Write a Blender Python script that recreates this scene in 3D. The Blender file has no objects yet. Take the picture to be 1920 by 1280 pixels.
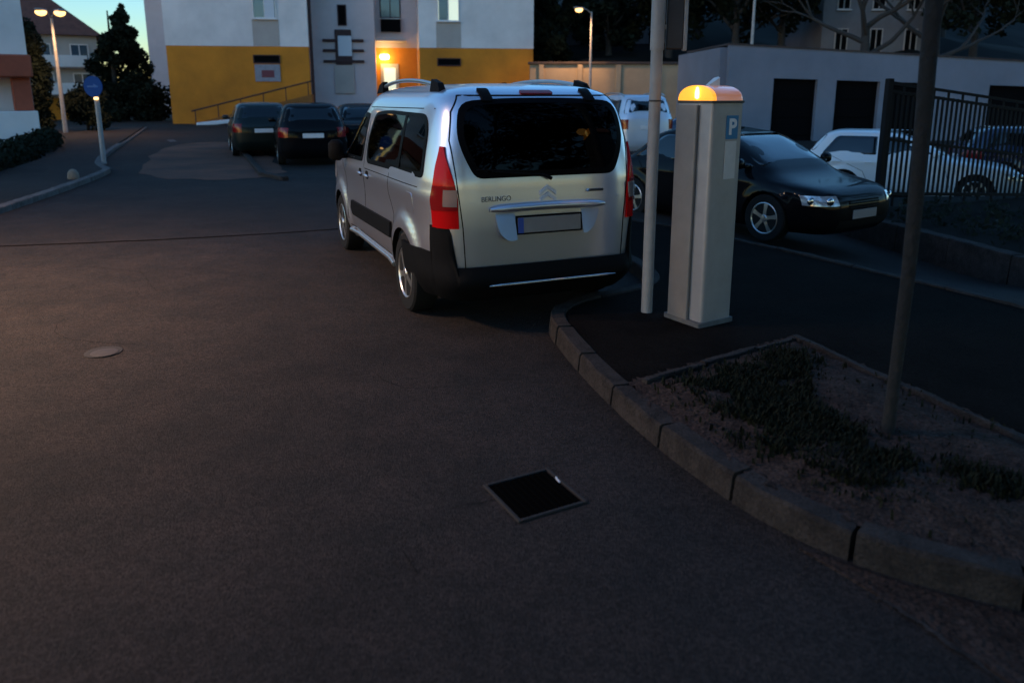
import bpy, bmesh, math, random
from math import sin, cos, pi, radians, hypot, atan2
from mathutils import Vector, Matrix

random.seed(7)
SC = bpy.context.scene
COL = SC.collection

# ------------------------------------------------------------------ camera, sky, sun, exposure
cam_d = bpy.data.cameras.new('camera')
cam = bpy.data.objects.new('camera', cam_d)
COL.objects.link(cam)
cam.location = (0, 0, 1.75)
cam.rotation_euler = (radians(90 - 12.5), 0, 0)
cam_d.sensor_width = 36
cam_d.lens = 26.6
cam_d.shift_y = -150 / 1920
cam_d.clip_end = 2000
cam_d.clip_start = 0.05
cam_d.dof.use_dof = True
cam_d.dof.focus_distance = 6.3
cam_d.dof.aperture_fstop = 1.6
SC.camera = cam

W = bpy.data.worlds.new('World')
SC.world = W
W.use_nodes = True
nt = W.node_tree
bg = nt.nodes['Background']
sky = nt.nodes.new('ShaderNodeTexSky')
sky.sky_type = 'NISHITA'
sky.sun_disc = False
sky.sun_elevation = radians(3.3)
sky.sun_rotation = radians(228)
sky.air_density = 1.0
sky.dust_density = 0.1
sky.ozone_density = 3.45
nt.links.new(sky.outputs[0], bg.inputs[0])
bg.inputs[1].default_value = 0.12

sun_d = bpy.data.lights.new('sun', 'SUN')
sun_d.energy = 0.02
sun_d.angle = radians(20)
sun_d.color = (1, 0.85, 0.7)
sun = bpy.data.objects.new('sun', sun_d)
COL.objects.link(sun)
sun.rotation_euler = (radians(82), 0, radians(-48))

SC.view_settings.view_transform = 'Standard'
SC.view_settings.look = 'None'
SC.view_settings.gamma = 1
SC.view_settings.use_curve_mapping = False
SC.view_settings.exposure = 2.55


# ------------------------------------------------------------------ materials
def mat(name, col, rough=0.6, metal=0.0, var=0.0, scale=8.0, bump=0.0, bscale=60.0, coat=0.0, emit=None, estr=0.0,
        spec=0.5, col2=None, speck=0.0, blotch=0.0):
    m = bpy.data.materials.new(name)
    m.use_nodes = True
    t = m.node_tree
    b = t.nodes['Principled BSDF']
    c = tuple(col) + (1,)
    b.inputs['Base Color'].default_value = c
    b.inputs['Roughness'].default_value = rough
    b.inputs['Metallic'].default_value = metal
    b.inputs['Coat Weight'].default_value = coat
    b.inputs['Coat Roughness'].default_value = 0.04
    b.inputs['Specular IOR Level'].default_value = spec
    if emit:
        b.inputs['Emission Color'].default_value = tuple(emit) + (1,)
        b.inputs['Emission Strength'].default_value = estr
    if var or col2 or bump or speck:
        tc = t.nodes.new('ShaderNodeTexCoord')
        out = None
        if var or col2:
            n = t.nodes.new('ShaderNodeTexNoise')
            n.inputs['Scale'].default_value = scale
            n.inputs['Detail'].default_value = 6
            n.inputs['Roughness'].default_value = 0.65
            t.links.new(tc.outputs['Object'], n.inputs['Vector'])
            r = t.nodes.new('ShaderNodeValToRGB')
            r.color_ramp.elements[0].position = 0.3
            r.color_ramp.elements[1].position = 0.7
            c2 = col2 if col2 else tuple(min(1, x * (1 + var)) for x in col)
            c1 = col if col2 else tuple(x * (1 - var) for x in col)
            r.color_ramp.elements[0].color = tuple(c1) + (1,)
            r.color_ramp.elements[1].color = tuple(c2) + (1,)
            t.links.new(n.outputs['Fac'], r.inputs['Fac'])
            out = r.outputs['Color']
        if speck:
            n2 = t.nodes.new('ShaderNodeTexVoronoi')
            n2.inputs['Scale'].default_value = 90
            t.links.new(tc.outputs['Object'], n2.inputs['Vector'])
            mx = t.nodes.new('ShaderNodeMix')
            mx.data_type = 'RGBA'
            mx.blend_type = 'MULTIPLY'
            mx.inputs['Factor'].default_value = speck
            if out:
                t.links.new(out, mx.inputs['A'])
            else:
                mx.inputs['A'].default_value = c
            hs = t.nodes.new('ShaderNodeSeparateColor')
            t.links.new(n2.outputs['Color'], hs.inputs['Color'])
            rr = t.nodes.new('ShaderNodeMapRange')
            rr.inputs['To Min'].default_value = 0.35
            rr.inputs['To Max'].default_value = 1.7
            rr.clamp = False
            t.links.new(hs.outputs['Red'], rr.inputs['Value'])
            t.links.new(rr.outputs['Result'], mx.inputs['B'])
            out = mx.outputs['Result']
        if blotch:
            n3 = t.nodes.new('ShaderNodeTexNoise')
            n3.inputs['Scale'].default_value = 2.6
            n3.inputs['Detail'].default_value = 7
            n3.inputs['Roughness'].default_value = 0.75
            t.links.new(tc.outputs['Object'], n3.inputs['Vector'])
            r3 = t.nodes.new('ShaderNodeValToRGB')
            r3.color_ramp.elements[0].position = 0.36
            r3.color_ramp.elements[1].position = 0.66
            r3.color_ramp.elements[0].color = (1 - blotch, 1 - blotch * .9, 1 - blotch * .8, 1)
            r3.color_ramp.elements[1].color = (1 + blotch * 1.3, 1 + blotch * .75, 1 + blotch * .6, 1)
            t.links.new(n3.outputs['Fac'], r3.inputs['Fac'])
            m3 = t.nodes.new('ShaderNodeMix')
            m3.data_type = 'RGBA'
            m3.blend_type = 'MULTIPLY'
            m3.inputs['Factor'].default_value = 1
            t.links.new(out, m3.inputs['A'])
            t.links.new(r3.outputs['Color'], m3.inputs['B'])
            out = m3.outputs['Result']
        if out:
            t.links.new(out, b.inputs['Base Color'])
        if bump:
            nb = t.nodes.new('ShaderNodeTexNoise')
            nb.inputs['Scale'].default_value = bscale
            nb.inputs['Detail'].default_value = 4
            t.links.new(tc.outputs['Object'], nb.inputs['Vector'])
            bp = t.nodes.new('ShaderNodeBump')
            bp.inputs['Strength'].default_value = bump
            bp.inputs['Distance'].default_value = 0.02
            t.links.new(nb.outputs['Fac'], bp.inputs['Height'])
            t.links.new(bp.outputs['Normal'], b.inputs['Normal'])
    return m


def glass_mat(name, tint, refl=1.0):
    m = bpy.data.materials.new(name)
    m.use_nodes = True
    t = m.node_tree
    for n in list(t.nodes):
        if n.type == 'BSDF_PRINCIPLED':
            t.nodes.remove(n)
    out = t.nodes['Material Output']
    tr = t.nodes.new('ShaderNodeBsdfTransparent')
    tr.inputs[0].default_value = tuple(tint) + (1,)
    gl = t.nodes.new('ShaderNodeBsdfGlossy')
    gl.inputs['Roughness'].default_value = 0.02
    fr = t.nodes.new('ShaderNodeFresnel')
    fr.inputs[0].default_value = 1.28
    mx = t.nodes.new('ShaderNodeMixShader')
    mu = t.nodes.new('ShaderNodeMath')
    mu.operation = 'MULTIPLY'
    mu.inputs[1].default_value = refl
    t.links.new(fr.outputs[0], mu.inputs[0])
    t.links.new(mu.outputs[0], mx.inputs[0])
    t.links.new(tr.outputs[0], mx.inputs[1])
    t.links.new(gl.outputs[0], mx.inputs[2])
    t.links.new(mx.outputs[0], out.inputs[0])
    return m


M = dict(
    asphalt=mat('asphalt', (0.0203, 0.0172, 0.0157), 0.9, var=0.34, scale=0.45, bump=0.7, bscale=110, speck=0.75, spec=0.2, blotch=.26),
    paving=mat('pavement_asphalt', (0.0085, 0.0068, 0.0058), 0.95, var=0.35, scale=2.5, bump=0.5, bscale=120, speck=0.5, spec=0.03),
    redpatch=mat('red_asphalt', (0.17, 0.065, 0.036), 0.9, col2=(0.05, 0.028, 0.022), scale=0.7, bump=0.4, bscale=80, spec=0.25),
    kerb=mat('kerb_concrete', (0.029, 0.0232, 0.0205), 0.95, var=0.5, scale=7, bump=0.5, bscale=70, speck=0.35, spec=0.2),
    kerb_pale=mat('pale_kerb', (0.095, 0.085, 0.080), 0.9, var=0.45, scale=5, bump=0.3, bscale=60, spec=0.2),
    dirt=mat('dirt', (0.056, 0.037, 0.030), 1.0, col2=(0.022, 0.015, 0.012), scale=9, bump=1.0, bscale=40, speck=0.6, spec=0.1),
    grass=mat('grass', (0.009, 0.011, 0.005), 0.8, var=0.5, scale=30, spec=0.15),
    silver=mat('silver_paint', (0.68, 0.69, 0.76), 0.28, 0.88, coat=0.8, bump=0.0),
    black_plastic=mat('black_plastic', (0.004, 0.004, 0.0045), 0.75, bump=0.1, bscale=300, spec=0.1),
    rubber=mat('rubber', (0.010, 0.010, 0.010), 0.85, spec=0.2),
    seam=mat('seam_dark', (0.006, 0.006, 0.006), 0.9, spec=0.1),
    trim_black=mat('gloss_black', (0.0015, 0.0015, 0.002), 0.5, spec=0.06),
    chrome=mat('chrome', (0.72, 0.72, 0.74), 0.12, 1.0),
    emblem=mat('emblem_silver', (0.55, 0.58, 0.64), 0.45, 0.2),
    alloy=mat('alloy', (0.52, 0.51, 0.50), 0.3, 0.9),
    red_lens=mat('red_lens', (0.46, 0.002, 0.004), 0.22, coat=0.08, spec=0.12),
    dark_red_lens=mat('dark_red_lens', (0.20, 0.004, 0.006), 0.14, coat=0.3, spec=.2),
    clear_lens=mat('clear_lens', (0.55, 0.54, 0.56), 0.12, 0.5, coat=1.0),
    lens_grey=mat('reverse_lens', (0.26, 0.19, 0.19), 0.15, 0.3, coat=1.0),
    plate_grey=mat('plate_grey', (0.20, 0.185, 0.18), 0.6, var=0.12, scale=4),
    plate_white=mat('plate_white', (0.65, 0.65, 0.66), 0.5),
    plate_dim=mat('plate_dim', (0.20, 0.19, 0.21), 0.6),
    eu_blue=mat('plate_blue', (0.02, 0.06, 0.30), 0.4),
    interior=mat('car_interior', (0.018, 0.018, 0.020), 0.9, var=0.3, scale=20),
    glass_dark=mat('dark_glass', (0.002, 0.003, 0.004), 0.03, spec=0.7),
    glass_van=glass_mat('tinted_glass', (0.022, 0.024, 0.028), .75),
    glass_clear=glass_mat('clear_glass', (0.6, 0.66, 0.66)),
    paint_black=mat('black_paint', (0.003, 0.003, 0.004), 0.5, coat=0.28, spec=0.03),
    paint_navy=mat('navy_paint', (0.008, 0.014, 0.05), 0.25, coat=1.0),
    paint_green=mat('dark_green_paint', (0.006, 0.010, 0.009), 0.3, coat=0.3, spec=.2),
    paint_white=mat('white_paint', (0.62, 0.64, 0.66), 0.35, coat=0.6),
    paint_silver2=mat('pale_silver_paint', (0.55, 0.60, 0.68), 0.35, 0.4, coat=0.6),
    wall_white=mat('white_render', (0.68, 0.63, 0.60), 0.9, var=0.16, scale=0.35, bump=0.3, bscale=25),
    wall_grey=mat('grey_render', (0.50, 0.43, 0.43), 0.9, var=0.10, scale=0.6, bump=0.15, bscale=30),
    wall_dim=mat('dim_render', (0.15, 0.14, 0.14), 0.9, var=0.2, scale=0.5),
    wall_beige=mat('beige_panel', (0.40, 0.35, 0.31), 0.9, var=0.08, scale=1.0),
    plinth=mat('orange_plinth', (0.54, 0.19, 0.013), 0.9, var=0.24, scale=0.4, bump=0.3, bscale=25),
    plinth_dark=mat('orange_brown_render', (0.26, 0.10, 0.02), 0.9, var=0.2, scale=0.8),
    garage=mat('garage_render', (0.15, 0.165, 0.20), 0.9, var=0.13, scale=0.5, bump=0.2, bscale=20),
    ret_wall=mat('retaining_wall', (0.33, 0.24, 0.15), 0.9, var=0.25, scale=0.35, bump=0.2, bscale=10),
    coping=mat('dark_coping', (0.05, 0.035, 0.03), 0.9, var=0.2, scale=3),
    door_dark=mat('dark_door', (0.003, 0.003, 0.0035), 0.8, spec=0.05),
    roof_red=mat('red_roof', (0.12, 0.045, 0.03), 0.9, var=0.3, scale=3),
    red_brown=mat('red_brown_paint', (0.30, 0.065, 0.03), 0.8, var=0.15, scale=3),
    maroon=mat('dark_maroon', (0.045, 0.020, 0.018), 0.8),
    steel=mat('dark_steel', (0.007, 0.007, 0.008), 0.7, spec=0.15),
    post_white=mat('white_post', (0.28, 0.265, 0.255), 0.55, var=0.12, scale=9, bump=0.1, bscale=40),
    post_grey=mat('grey_post', (0.30, 0.28, 0.27), 0.5, 0.3, var=0.2, scale=10),
    sign_dark=mat('sign_back', (0.035, 0.034, 0.036), 0.6, var=0.2, scale=6),
    sign_blue=mat('sign_blue', (0.004, 0.05, 0.20), 0.7, spec=0.2),
    sign_pale=mat('sign_arrow', (0.04, 0.14, 0.36), 0.45),
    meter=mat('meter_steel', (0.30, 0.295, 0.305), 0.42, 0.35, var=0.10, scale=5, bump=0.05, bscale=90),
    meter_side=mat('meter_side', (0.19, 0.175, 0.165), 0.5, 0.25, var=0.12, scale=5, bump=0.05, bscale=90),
    p_blue=mat('p_blue', (0.006, 0.15, 0.33), 0.5),
    p_white=mat('p_white', (0.62, 0.66, 0.68), 0.5),
    sticker=mat('sticker', (0.50, 0.49, 0.49), 0.5, var=0.06, scale=15),
    concrete=mat('plinth_concrete', (0.10, 0.10, 0.10), 0.95, var=0.3, scale=8, bump=0.4, bscale=40),
    iron=mat('cast_iron', (0.0012, 0.0012, 0.0012), 0.9, spec=0.02),
    iron_rim=mat('worn_iron', (0.009, 0.007, 0.006), 0.8, 0.0, var=0.4, scale=20),
    lid=mat('lid_metal', (0.027, 0.022, 0.020), 0.7, 0.1, var=0.3, scale=20),
    bark=mat('bark', (0.030, 0.026, 0.023), 0.95, var=0.4, scale=14, bump=0.8, bscale=30),
    bark_pale=mat('pale_bark', (0.011, 0.0105, 0.0105), 0.95, var=0.35, scale=16, bump=0.8, bscale=30),
    leaf_dark=mat('leaf_dark', (0.010, 0.014, 0.008), 0.8, var=0.5, scale=0.8, spec=0.1),
    leaf_mid=mat('leaf_mid', (0.022, 0.026, 0.014), 0.8, var=0.5, scale=0.8, spec=0.1),
    hill=mat('hill_soil', (0.005, 0.0045, 0.0035), 1.0, var=0.4, scale=0.3, spec=0.1),
    stone=mat('pale_stone', (0.14, 0.125, 0.10), 0.9, var=0.2, scale=12),
    white_bar=mat('white_bar', (0.8, 0.8, 0.8), 0.6),
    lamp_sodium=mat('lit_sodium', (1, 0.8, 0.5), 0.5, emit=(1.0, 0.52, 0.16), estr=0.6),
    lamp_door=mat('lit_door_lamp', (1, 0.8, 0.5), 0.5, emit=(1.0, 0.72, 0.35), estr=4),
    dome_glow=mat('lit_amber', (0.9, 0.45, 0.05), 0.3, emit=(1.0, 0.33, 0.02), estr=0.22),
    dome_core=mat('lit_core', (1, 0.8, 0.4), 0.3, emit=(1.0, 0.72, 0.22), estr=0.8),
    dome_shell=mat('amber_shell', (0.60, 0.30, 0.22), 0.25, coat=0.5, emit=(0.8, 0.28, 0.12), estr=0.05),
    win_lit=mat('lit_window', (0.6, 0.65, 0.5), 0.4, emit=(0.72, 0.80, 0.62), estr=0.14),
    win_pane=mat('window_pane', (0.05, 0.08, 0.11), 0.05, spec=1.0),
    curtain=mat('net_curtain', (0.55, 0.57, 0.6), 0.9),
    print_red=mat('print_red', (0.16, 0.045, 0.055), 0.8),
    poster=mat('poster', (0.25, 0.25, 0.28), 0.8, var=0.2, scale=6),
    door_wood=mat('entrance_door', (0.42, 0.36, 0.28), 0.6),
)


# ------------------------------------------------------------------ mesh builder
class MB:
    def __init__(s):
        s.v, s.f, s.mi = [], [], []

    def add(s, vs, fs, mi=0):
        o = len(s.v)
        s.v += [tuple(v) for v in vs]
        s.f += [tuple(i + o for i in f) for f in fs]
        s.mi += [mi] * len(fs)
        return s

    def box(s, c, d, rz=0.0, b=0.0, R=None):
        hx, hy, hz = d[0] / 2, d[1] / 2, d[2] / 2
        b = min(b, hx * .9, hy * .9, hz * .9)
        if b <= 0:
            vs = [(x, y, z) for x in (-hx, hx) for y in (-hy, hy) for z in (-hz, hz)]
            fs = [(0, 1, 3, 2), (4, 6, 7, 5), (0, 4, 5, 1), (2, 3, 7, 6), (0, 2, 6, 4), (1, 5, 7, 3)]
        else:
            vs, idx = [], {}
            for sx in (-1, 1):
                for sy in (-1, 1):
                    for sz in (-1, 1):
                        for a in range(3):
                            p = [sx * (hx - b), sy * (hy - b), sz * (hz - b)]
                            p[a] += (sx, sy, sz)[a] * b
                            idx[(sx, sy, sz, a)] = len(vs)
                            vs.append(tuple(p))
            fs = []
            I = idx
            S = (-1, 1)
            for sg in S:
                for a in range(3):
                    q = []
                    for u, w in ((-1, -1), (1, -1), (1, 1), (-1, 1)):
                        k = [0, 0, 0]
                        k[a] = sg
                        k[(a + 1) % 3] = u
                        k[(a + 2) % 3] = w
                        q.append(I[(k[0], k[1], k[2], a)])
                    fs.append(tuple(q if sg > 0 else q[::-1]))
            for a in range(3):
                c1, c2 = (a + 1) % 3, (a + 2) % 3
                for u in S:
                    for w in S:
                        def kk(e, ax):
                            k = [0, 0, 0]
                            k[a] = e
                            k[c1] = u
                            k[c2] = w
                            return I[(k[0], k[1], k[2], ax)]
                        q = (kk(-1, c1), kk(1, c1), kk(1, c2), kk(-1, c2))
                        fs.append(q if u * w < 0 else q[::-1])
            for sx in S:
                for sy in S:
                    for sz in S:
                        q = tuple(I[(sx, sy, sz, a)] for a in range(3))
                        fs.append(q if sx * sy * sz > 0 else q[::-1])
        if R is None:
            R = Matrix.Rotation(rz, 3, 'Z')
        C = Vector(c)
        s.add([tuple(R @ Vector(v) + C) for v in vs], fs)
        return s

    def tube(s, pts, rad, seg=12, cap=True):
        pts = [Vector(p) for p in pts]
        n = len(pts)
        if not hasattr(rad, '__len__'):
            rad = [rad] * n
        vs, fs = [], []
        prev = None
        for i, p in enumerate(pts):
            t = (pts[min(i + 1, n - 1)] - pts[max(i - 1, 0)]).normalized()
            if prev is None:
                a = Vector((1, 0, 0)) if abs(t.x) < 0.8 else Vector((0, 1, 0))
                u = t.cross(a).normalized()
            else:
                u = (prev - t * prev.dot(t)).normalized()
            prev = u
            w = t.cross(u)
            for k in range(seg):
                an = 2 * pi * k / seg
                vs.append(p + (u * cos(an) + w * sin(an)) * rad[i])
        for i in range(n - 1):
            for k in range(seg):
                k2 = (k + 1) % seg
                fs.append((i * seg + k, i * seg + k2, (i + 1) * seg + k2, (i + 1) * seg + k))
        if cap:
            fs.append(tuple(range(seg))[::-1])
            fs.append(tuple(range((n - 1) * seg, n * seg)))
        s.add(vs, fs)
        return s

    def prism(s, poly, z0, z1):
        n = len(poly)
        zz0 = z0 if callable(z0) else (lambda x, y: z0)
        zz1 = z1 if callable(z1) else (lambda x, y: z1)
        vs = [(x, y, zz0(x, y)) for x, y in poly] + [(x, y, zz1(x, y)) for x, y in poly]
        fs = [tuple(range(n))[::-1], tuple(range(n, 2 * n))]
        fs += [(i, (i + 1) % n, n + (i + 1) % n, n + i) for i in range(n)]
        s.add(vs, fs)
        return s

    def lathe(s, prof, seg=32, axis='X', c=(0, 0, 0)):
        # prof: list of (r, a) -> a along axis
        vs, fs = [], []
        n = len(prof)
        for r, a in prof:
            for k in range(seg):
                an = 2 * pi * k / seg
                if axis == 'X':
                    p = (a, r * cos(an), r * sin(an))
                else:
                    p = (r * cos(an), r * sin(an), a)
                vs.append((p[0] + c[0], p[1] + c[1], p[2] + c[2]))
        for i in range(n - 1):
            for k in range(seg):
                k2 = (k + 1) % seg
                fs.append((i * seg + k, i * seg + k2, (i + 1) * seg + k2, (i + 1) * seg + k))
        fs.append(tuple(range(seg))[::-1])
        fs.append(tuple(range((n - 1) * seg, n * seg)))
        s.add(vs, fs)
        return s

    def mesh(s, name, mats, smooth=False, fix=True):
        me = bpy.data.meshes.new(name)
        me.from_pydata(s.v, [], s.f)
        if not isinstance(mats, (list, tuple)):
            mats = [mats]
        for m in mats:
            me.materials.append(m)
        if len(mats) > 1:
            me.polygons.foreach_set('material_index', s.mi)
        if fix:
            bm = bmesh.new()
            bm.from_mesh(me)
            bmesh.ops.recalc_face_normals(bm, faces=bm.faces)
            bm.to_mesh(me)
            bm.free()
        if smooth:
            smooth_mesh(me, smooth if smooth is not True else 40)
        me.update()
        return me

    def build(s, name, mats, parent=None, smooth=False, fix=True):
        return obj(name, s.mesh(name, mats, smooth, fix), parent)


def smooth_mesh(me, ang):
    me.polygons.foreach_set('use_smooth', [True] * len(me.polygons))
    if ang < 180:
        bm = bmesh.new()
        bm.from_mesh(me)
        a = radians(ang)
        for e in bm.edges:
            if len(e.link_faces) == 2:
                e.smooth = e.calc_face_angle(0) < a
        bm.to_mesh(me)
        bm.free()


def obj(name, me, parent=None):
    o = bpy.data.objects.new(name, me)
    COL.objects.link(o)
    if parent:
        o.parent = parent
    return o


def tag(o, label=None, cat=None, group=None, kind=None):
    if label:
        o['label'] = label
    if cat:
        o['category'] = cat
    if group:
        o['group'] = group
    if kind:
        o['kind'] = kind
    return o


def thing(name, label, cat, loc=(0, 0, 0), rz=0.0, group=None):
    o = bpy.data.objects.new(name, None)
    COL.objects.link(o)
    o.location = loc
    o.rotation_euler = (0, 0, rz)
    o.empty_display_size = 0.2
    return tag(o, label, cat, group)


def dup(root, loc, rz, label=None):
    r = root.copy()
    COL.objects.link(r)
    r.location = loc
    r.rotation_euler = (0, 0, rz)
    if label:
        r['label'] = label
    for ch in list(root.children):
        c = ch.copy()
        COL.objects.link(c)
        c.parent = r
        for g in list(ch.children):
            d = g.copy()
            COL.objects.link(d)
            d.parent = c
    return r


def pchip(xs, ys):
    n = len(xs)
    h = [xs[i + 1] - xs[i] for i in range(n - 1)]
    d = [(ys[i + 1] - ys[i]) / h[i] for i in range(n - 1)]
    m = [0.0] * n
    m[0], m[-1] = d[0], d[-1]
    for i in range(1, n - 1):
        if d[i - 1] * d[i] <= 0:
            m[i] = 0
        else:
            w1, w2 = 2 * h[i] + h[i - 1], h[i] + 2 * h[i - 1]
            m[i] = (w1 + w2) / (w1 / d[i - 1] + w2 / d[i])

    def f(x):
        if x <= xs[0]:
            return ys[0]
        if x >= xs[-1]:
            return ys[-1]
        i = 0
        while x > xs[i + 1]:
            i += 1
        t = (x - xs[i]) / h[i]
        t2, t3 = t * t, t * t * t
        return ((2 * t3 - 3 * t2 + 1) * ys[i] + (t3 - 2 * t2 + t) * h[i] * m[i]
                + (-2 * t3 + 3 * t2) * ys[i + 1] + (t3 - t2) * h[i] * m[i + 1])
    return f


def chaikin(poly, it=3, closed=True):
    for _ in range(it):
        q = []
        n = len(poly)
        for i in range(n if closed else n - 1):
            a, b = poly[i], poly[(i + 1) % n]
            q.append(tuple(a[k] * .75 + b[k] * .25 for k in range(len(a))))
            q.append(tuple(a[k] * .25 + b[k] * .75 for k in range(len(a))))
        if not closed:
            q = [poly[0]] + q + [poly[-1]]
        poly = q
    return poly


def rounded(poly, r, k=5):
    """polygon with its corners rounded by radius-like cut r"""
    out = []
    n = len(poly)
    for i in range(n):
        p0, p, p1 = Vector(poly[i - 1]), Vector(poly[i]), Vector(poly[(i + 1) % n])
        rr = r[i] if hasattr(r, '__len__') else r
        a = p + (p0 - p).normalized() * min(rr, (p0 - p).length * .49)
        b = p + (p1 - p).normalized() * min(rr, (p1 - p).length * .49)
        for j in range(k + 1):
            t = j / k
            q = a * (1 - t) ** 2 + p * 2 * t * (1 - t) + b * t * t
            out.append((q.x, q.y))
    return out


def inside(x, y, poly):
    c = False
    n = len(poly)
    j = n - 1
    for i in range(n):
        xi, yi = poly[i]
        xj, yj = poly[j]
        if (yi > y) != (yj > y) and x < (xj - xi) * (y - yi) / (yj - yi) + xi:
            c = not c
        j = i
    return c


def poly_dist(x, y, poly):
    best = 1e9
    n = len(poly)
    for i in range(n):
        ax, ay = poly[i]
        bx, by = poly[(i + 1) % n]
        dx, dy = bx - ax, by - ay
        L = dx * dx + dy * dy
        t = 0 if L == 0 else max(0, min(1, ((x - ax) * dx + (y - ay) * dy) / L))
        best = min(best, hypot(ax + t * dx - x, ay + t * dy - y))
    return best


def smoothstep(a, b, x):
    t = max(0.0, min(1.0, (x - a) / (b - a)))
    return t * t * (3 - 2 * t)


# ------------------------------------------------------------------ car bodies: stacked rounded outlines
class Stack:
    def __init__(s, rows, n=8.0):
        z = [r[0] for r in rows]
        s.z0, s.z1 = z[0], z[-1]
        s.w = pchip(z, [r[1] for r in rows])
        s.r = pchip(z, [r[2] for r in rows])
        s.f = pchip(z, [r[3] for r in rows])
        s.n = n
        s.v0 = 2 ** (-1.0 / n)
        s.bump = None

    def side(s, sg, y, z, off=0.0):
        r, f, w = s.r(z), s.f(z), s.w(z)
        c, h = (r + f) / 2, (f - r) / 2
        v = min(1, abs((y - c) / h))
        x = w * (1 - v ** s.n) ** (1 / s.n)
        if s.bump:
            x += s.bump(y, z)
        return Vector((sg * x, y, z))

    def rear(s, x, z):
        r, f, w = s.r(z), s.f(z), s.w(z)
        c, h = (r + f) / 2, (f - r) / 2
        v = min(1, abs(x / w))
        return Vector((x, c - h * (1 - v ** s.n) ** (1 / s.n), z))

    def front(s, x, z):
        r, f, w = s.r(z), s.f(z), s.w(z)
        c, h = (r + f) / 2, (f - r) / 2
        v = min(1, abs(x / w))
        return Vector((x, c + h * (1 - v ** s.n) ** (1 / s.n), z))

    def corner(s, sg, d, z):
        """d>0 along the rear towards the middle, d<0 along the side forward"""
        r, f, w = s.r(z), s.f(z), s.w(z)
        c, h = (r + f) / 2, (f - r) / 2
        if d >= 0:
            return s.rear(sg * (w * s.v0 - d), z)
        return s.side(sg, c - h * s.v0 - d, z)

    def fcorner(s, sg, d, z):
        r, f, w = s.r(z), s.f(z), s.w(z)
        c, h = (r + f) / 2, (f - r) / 2
        if d >= 0:
            return s.front(sg * (w * s.v0 - d), z)
        return s.side(sg, c + h * s.v0 + d, z)

    def loop(s, z, ns, ne):
        r, f, w = s.r(z), s.f(z), s.w(z)
        c, h = (r + f) / 2, (f - r) / 2
        out = []
        for i in range(ne):
            v = -s.v0 + 2 * s.v0 * i / ne
            out.append(s.rear(v * w, z))
        for i in range(ns):
            v = -s.v0 + 2 * s.v0 * i / ns
            out.append(s.side(1, c + v * h, z))
        for i in range(ne):
            v = s.v0 - 2 * s.v0 * i / ne
            out.append(s.front(v * w, z))
        for i in range(ns):
            v = s.v0 - 2 * s.v0 * i / ns
            out.append(s.side(-1, c + v * h, z))
        return out

    def shell(s, zs, ns, ne, off=0.0, skip=None, caps=True):
        mb = MB()
        rings = [s.loop(z, ns, ne) for z in zs]
        n = len(rings[0])
        vs = [p for R in rings for p in R]
        if off:
            out = []
            for R in rings:
                c = sum((p for p in R), Vector()) / n
                for p in R:
                    d = Vector((p.x - 0, 0, 0))
                    out.append(Vector((p.x * (1 + off / max(.3, s.w(p.z))), c.y + (p.y - c.y) * (1 + off / 2.1), p.z + (off if p.z > 1.5 else 0))))
            vs = out
        fs = []
        for i in range(len(zs) - 1):
            for k in range(n):
                k2 = (k + 1) % n
                q = (i * n + k, i * n + k2, (i + 1) * n + k2, (i + 1) * n + k)
                if skip:
                    cc = sum((Vector(vs[j]) for j in q), Vector()) / 4
                    if skip(cc):
                        continue
                fs.append(q)
        if caps:
            fs.append(tuple(range(n))[::-1])
            fs.append(tuple(range((len(zs) - 1) * n, len(zs) * n)))
        mb.add(vs, fs)
        return mb


def surf_normal(fn, a, b):
    e = 0.004
    p = fn(a, b)
    u = fn(a + e, b) - fn(a - e, b)
    v = fn(a, b + e) - fn(a, b - e)
    n = u.cross(v)
    if n.length < 1e-9:
        return Vector((0, 0, 1))
    return n.normalized()


def panel(fn, poly, off, sgn=1, rings=(1, .8, .55, .28), skirt=0.01, mb=None, hole=None, ctr=None):
    """curved panel following surface fn over the outline poly, standing off by off; with hole: only a frame down to that scale"""
    mb = mb or MB()
    cx = sum(p[0] for p in poly) / len(poly)
    cy = sum(p[1] for p in poly) / len(poly)
    if ctr:
        cx, cy = ctr
    cen = fn(cx, cy)
    nrm = surf_normal(fn, cx, cy) * sgn
    n = len(poly)
    vs, fs = [], []
    if hole:
        rings = [1] + list(hole)

    def at(a, b, o):
        return fn(a, b) + surf_normal(fn, a, b) * sgn * o
    rows = [[at(a, b, off - skirt) for a, b in poly]] if skirt else []
    for r in rings:
        rows.append([at(cx + (a - cx) * r, cy + (b - cy) * r, off) for a, b in poly])
    for R in rows:
        vs += R
    for i in range(len(rows) - 1):
        for k in range(n):
            k2 = (k + 1) % n
            fs.append((i * n + k, i * n + k2, (i + 1) * n + k2, (i + 1) * n + k))
    if not hole:
        vs.append(at(cx, cy, off))
        b0 = (len(rows) - 1) * n
        for k in range(n):
            fs.append((b0 + k, b0 + (k + 1) % n, len(vs) - 1))
    mb.add(vs, fs)
    return mb


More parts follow.
